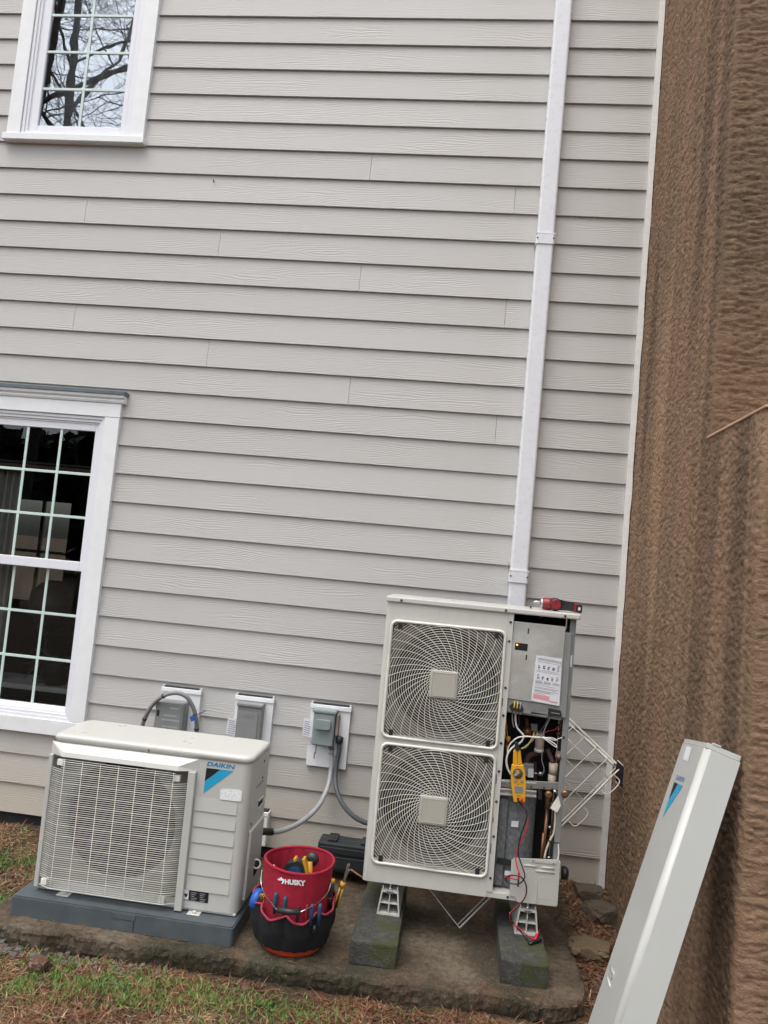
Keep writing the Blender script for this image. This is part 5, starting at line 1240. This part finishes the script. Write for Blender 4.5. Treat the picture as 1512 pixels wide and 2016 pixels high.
# ================================================================== ROCKS, LITTER, GRASS
def rock(name, c, s, mat, label, sd, rot=0):
    bm = bmesh.new(); bmesh.ops.create_icosphere(bm, subdivisions=4, radius=1); off_ = np.random.default_rng(sd).random(3)*40
    for v in bm.verts:
        p = v.co; n1 = float(fbm(np.array(p.x*1.3+off_[0]+p.z), np.array(p.y*1.3+off_[1]-p.z)))-.45; n2 = float(fbm(np.array(p.x*5+off_[2]), np.array(p.y*5+p.z*5)))-.45
        q_ = p*(1+.75*n1+.40*n2); q_ = Vector((max(-.85, min(.8, q_.x)), max(-.8, min(.85, q_.y)), max(-.7, min(.62, q_.z))))
        v.co = Matrix.Rotation(rot, 3, 'Z') @ Vector((q_.x*s[0], q_.y*s[1], q_.z*s[2])) + Vector(c)
    mb = MB(); mb.bm.free(); mb.bm = bm; return mb.build(name, mat, None, label, 'rock', 'stones beside the slab')
rock('rock', (-.075, -.16, .045), (.085, .07, .05), 'rock', 'grey-brown rounded stone at the foot of the white corner trim', 1)
rock('rock', (-.045, -.32, .022), (.095, .09, .055), 'rock', 'brown lumpy stone against the stucco, nearest the wall corner', 2, .6)
rock('rock', (-.150, -.64, -.022), (.115, .085, .05), 'rock_tan', 'flat tan stone right of the concrete slab', 3, -.25)
rock('rock', (-.225, -.70, -.01), (.025, .024, .02), 'rock_tan', 'small tan pebble beside the flat tan stone', 4)
rock('rock', (-2.55, -1.30, -.10), (.045, .04, .022), 'dead_leaf', 'purplish flat stone on the grass in front of the slab', 5)

def inside_slab(x, y): return (x > -2.96) & (x < -.21) & (y > -1.19+.035*(x+2.93)/2.7) & (y < .2)
def blades(name, mat, x, y, length, width, lay, label, cat, seed, curl=.5, zoff=0.0):
    r_ = np.random.default_rng(seed); n_ = len(x); z = gz(x, y)+zoff
    a = r_.uniform(0, 2*np.pi, n_); el = np.clip(r_.normal(lay, .28, n_), .02, 1.5); L = length*r_.uniform(.55, 1.35, n_)
    d = np.stack([np.cos(a)*np.cos(el), np.sin(a)*np.cos(el), np.sin(el)], -1); sd_ = np.stack([-np.sin(a), np.cos(a), 0*a], -1)
    sd_ = sd_+r_.normal(0, .3, sd_.shape); b = np.stack([x, y, z], -1); w_ = (width*r_.uniform(.6, 1.4, n_))[:, None]
    bend = np.stack([r_.normal(0, .3, n_), r_.normal(0, .3, n_), -curl*np.abs(r_.normal(.6, .4, n_))], -1)
    mid = b+d*(L*.55)[:, None]+bend*(L*.12)[:, None]; tip = b+d*L[:, None]+bend*(L*.5)[:, None]
    tip[:, 2] = np.maximum(tip[:, 2], z+.002); mid[:, 2] = np.maximum(mid[:, 2], z+.003)
    V_ = np.concatenate([b-sd_*w_, b+sd_*w_, mid+sd_*w_*.8, mid-sd_*w_*.8, tip], 1).reshape(-1, 3); i0 = np.arange(n_)*5
    F4 = np.stack([i0, i0+1, i0+2, i0+3], -1).tolist(); F3 = np.stack([i0+3, i0+2, i0+4], -1).tolist()
    me = bpy.data.meshes.new(name); me.from_pydata(V_.tolist(), [], F4+F3); me.materials.append(M[mat])
    o = bpy.data.objects.new(name, me); sc.collection.objects.link(o); o['kind'] = 'stuff'; o['label'] = label; o['category'] = cat
def scatter(n_, x0, x1, y0, y1, dens, seed, allow_slab=False):
    r_ = np.random.default_rng(seed); x = r_.uniform(x0, x1, n_); y = r_.uniform(y0, y1, n_); k = r_.random(n_) < dens(x, y)
    if not allow_slab: k &= ~inside_slab(x, y)
    k &= ~((x > .02) | (y > -.01)); return x[k], y[k]
def blob(px, py, rx, ry, z=-.125):
    c = aZ(px, py, z); return lambda x, y: np.exp(-(((x-c.x)/rx)**2+((y-c.y)/ry)**2))
g1_, g2_, g3_, g4_ = blob(85, 1915, .28, .11), blob(320, 1960, .20, .09), blob(160, 1955, .32, .08), blob(20, 1690, .14, .10, -.07)
g5_ = blob(520, 1985, .35, .08); g6_ = blob(10, 1770, .12, .07, -.09)
nz = lambda x, y, f=5: fbm(x*f, y*f)
gd = lambda x, y: np.clip((g1_(x, y)*1.2+g2_(x, y)*.35+g3_(x, y)*.5+g4_(x, y)*.5+g6_(x, y)*.5+g5_(x, y)*.3)*np.clip((nz(x, y, 9)-.30)*4.5, 0, 1), 0, 1)
x, y = scatter(260000, -3.5, -.4, -1.80, -.03, lambda x, y: gd(x, y)*.9+.015*(nz(x, y) > .5), 1); blades('green_grass', 'blade_green', x, y, .030, .0017, .85, 'patches of short green grass in front of the slab', 'grass', 2)
cd_ = lambda x, y: np.clip((g2_(x, y)*1.1+g3_(x, y)*.7+g5_(x, y)*.5+.12)*np.clip((nz(x+7, y+3, 11)-.36)*5, 0, 1), 0, 1)
x, y = scatter(150000, -3.5, .0, -1.80, -.05, lambda x, y: cd_(x, y)*.5*(x < -.35)+.05*(nz(x, y, 8) > .52), 3); blades('clover', 'blade_clover', x, y, .011, .0032, .35, 'low dark clover and weeds among the grass', 'clover', 4, .3)
dry = lambda x, y: np.clip((nz(x+3, y+1, 4)-.30)*2.6, .04, 1)*(1-.72*np.clip(gd(x, y)*1.5, 0, 1))
x, y = scatter(75000, -3.6, .02, -1.85, -.03, lambda x, y: dry(x, y)*.8, 5); blades('dry_grass', 'blade_dry', x, y, .055, .0016, .22, 'matted straw-coloured dry grass over the soil', 'dry grass', 6, .6)
x, y = scatter(30000, -3.6, .02, -1.85, -.03, lambda x, y: .3+.6*(nz(x+9, y, 3) > .47), 7); blades('pine_needles', 'needle', x, y, .075, .0014, .10, 'red-brown pine needles littering the ground', 'pine needles', 8, .3, .004)
x, y = scatter(14000, -3.6, .02, -1.85, -.03, lambda x, y: np.clip((nz(x+19, y+4, 3)-.40)*3, .06, .6)+.5*(x > -.3), 9); blades('leaf_litter', 'dead_leaf', x, y, .024, .0085, .18, 'broken dead leaves lying on the soil', 'leaf litter', 10, .5, .003)
# a few straws and needles blown on to the slab
r_ = np.random.default_rng(12); n_ = 1500; x = r_.uniform(-2.9, -.25, n_); y = -1.15+r_.random(n_)**1.6*.85
V_, F_ = [], []
for i in range(n_):
    a = r_.uniform(0, 6.28); L = r_.uniform(.006, .035); w_ = r_.uniform(.0006, .0022); z = ZS+.004; dx, dy = math.cos(a)*L, math.sin(a)*L; k = len(V_)
    V_ += [(x[i], y[i], z), (x[i]+dx, y[i]+dy, z+.002), (x[i]+dx-dy/L*w_, y[i]+dy+dx/L*w_, z+.0025), (x[i]-dy/L*w_, y[i]+dx/L*w_, z+.001)]; F_.append((k, k+1, k+2, k+3))
me = bpy.data.meshes.new('slab_litter'); me.from_pydata(V_, [], F_); me.materials.append(M['needle']); o = bpy.data.objects.new('slab_litter', me); sc.collection.objects.link(o); o['kind'] = 'stuff'; o['label'] = 'bits of needle and straw on the concrete slab'; o['category'] = 'litter'
# crumbled gravel along the left front of the slab
gv = MB(); r_ = np.random.default_rng(14)
for i in range(190):
    u = r_.random()**2.2
    x_ = -2.97+1.0*u+r_.normal(0, .02); y_ = -1.205+r_.normal(0, .03)+.01*u; s_ = r_.uniform(.005, .017)*(1.1-.5*u); z_ = float(gz(np.array(x_), np.array(y_)))+s_*.3
    P8 = [Vector((x_, y_, z_))+Vector((sx_*s_*r_.uniform(.6, 1.1), sy_*s_*r_.uniform(.6, 1.1), sz_*s_*r_.uniform(.4, .8))) for sz_ in (-1, 1) for sy_ in (-1, 1) for sx_ in (-1, 1)]
    gv._hex(P8, 0, 1)
gv.build('gravel', 'gravel', None, 'loose gravel along the left front edge of the slab', 'gravel', kind='stuff')
# twigs
for i, (p0, p1) in enumerate((((185, 1936), (250, 1948)), ((172, 1995), (205, 1955)), ((250, 2012), (275, 1985)))):
    a, b = aZ(*p0, -.11), aZ(*p1, -.11); mid = a.lerp(b, .5)+Vector((.006, .004, .008))
    tubeo('twig', 'bark', None, [a, mid, b], .0025, 6, 4, label=['dark twig lying across the bare soil in front of the slab', 'thin twig slanting over bare red soil', 'short twig at the bottom edge left of the clover'][i], cat='twig')
# dead leaf on the siding
tubeo('leaf_fleck', 'black_plastic', None, [aY(420, 353, -.004), aY(421.5, 359, -.006)], .0035, 6, 0, label='small dark fleck stuck on the siding below the upper window', cat='fleck')
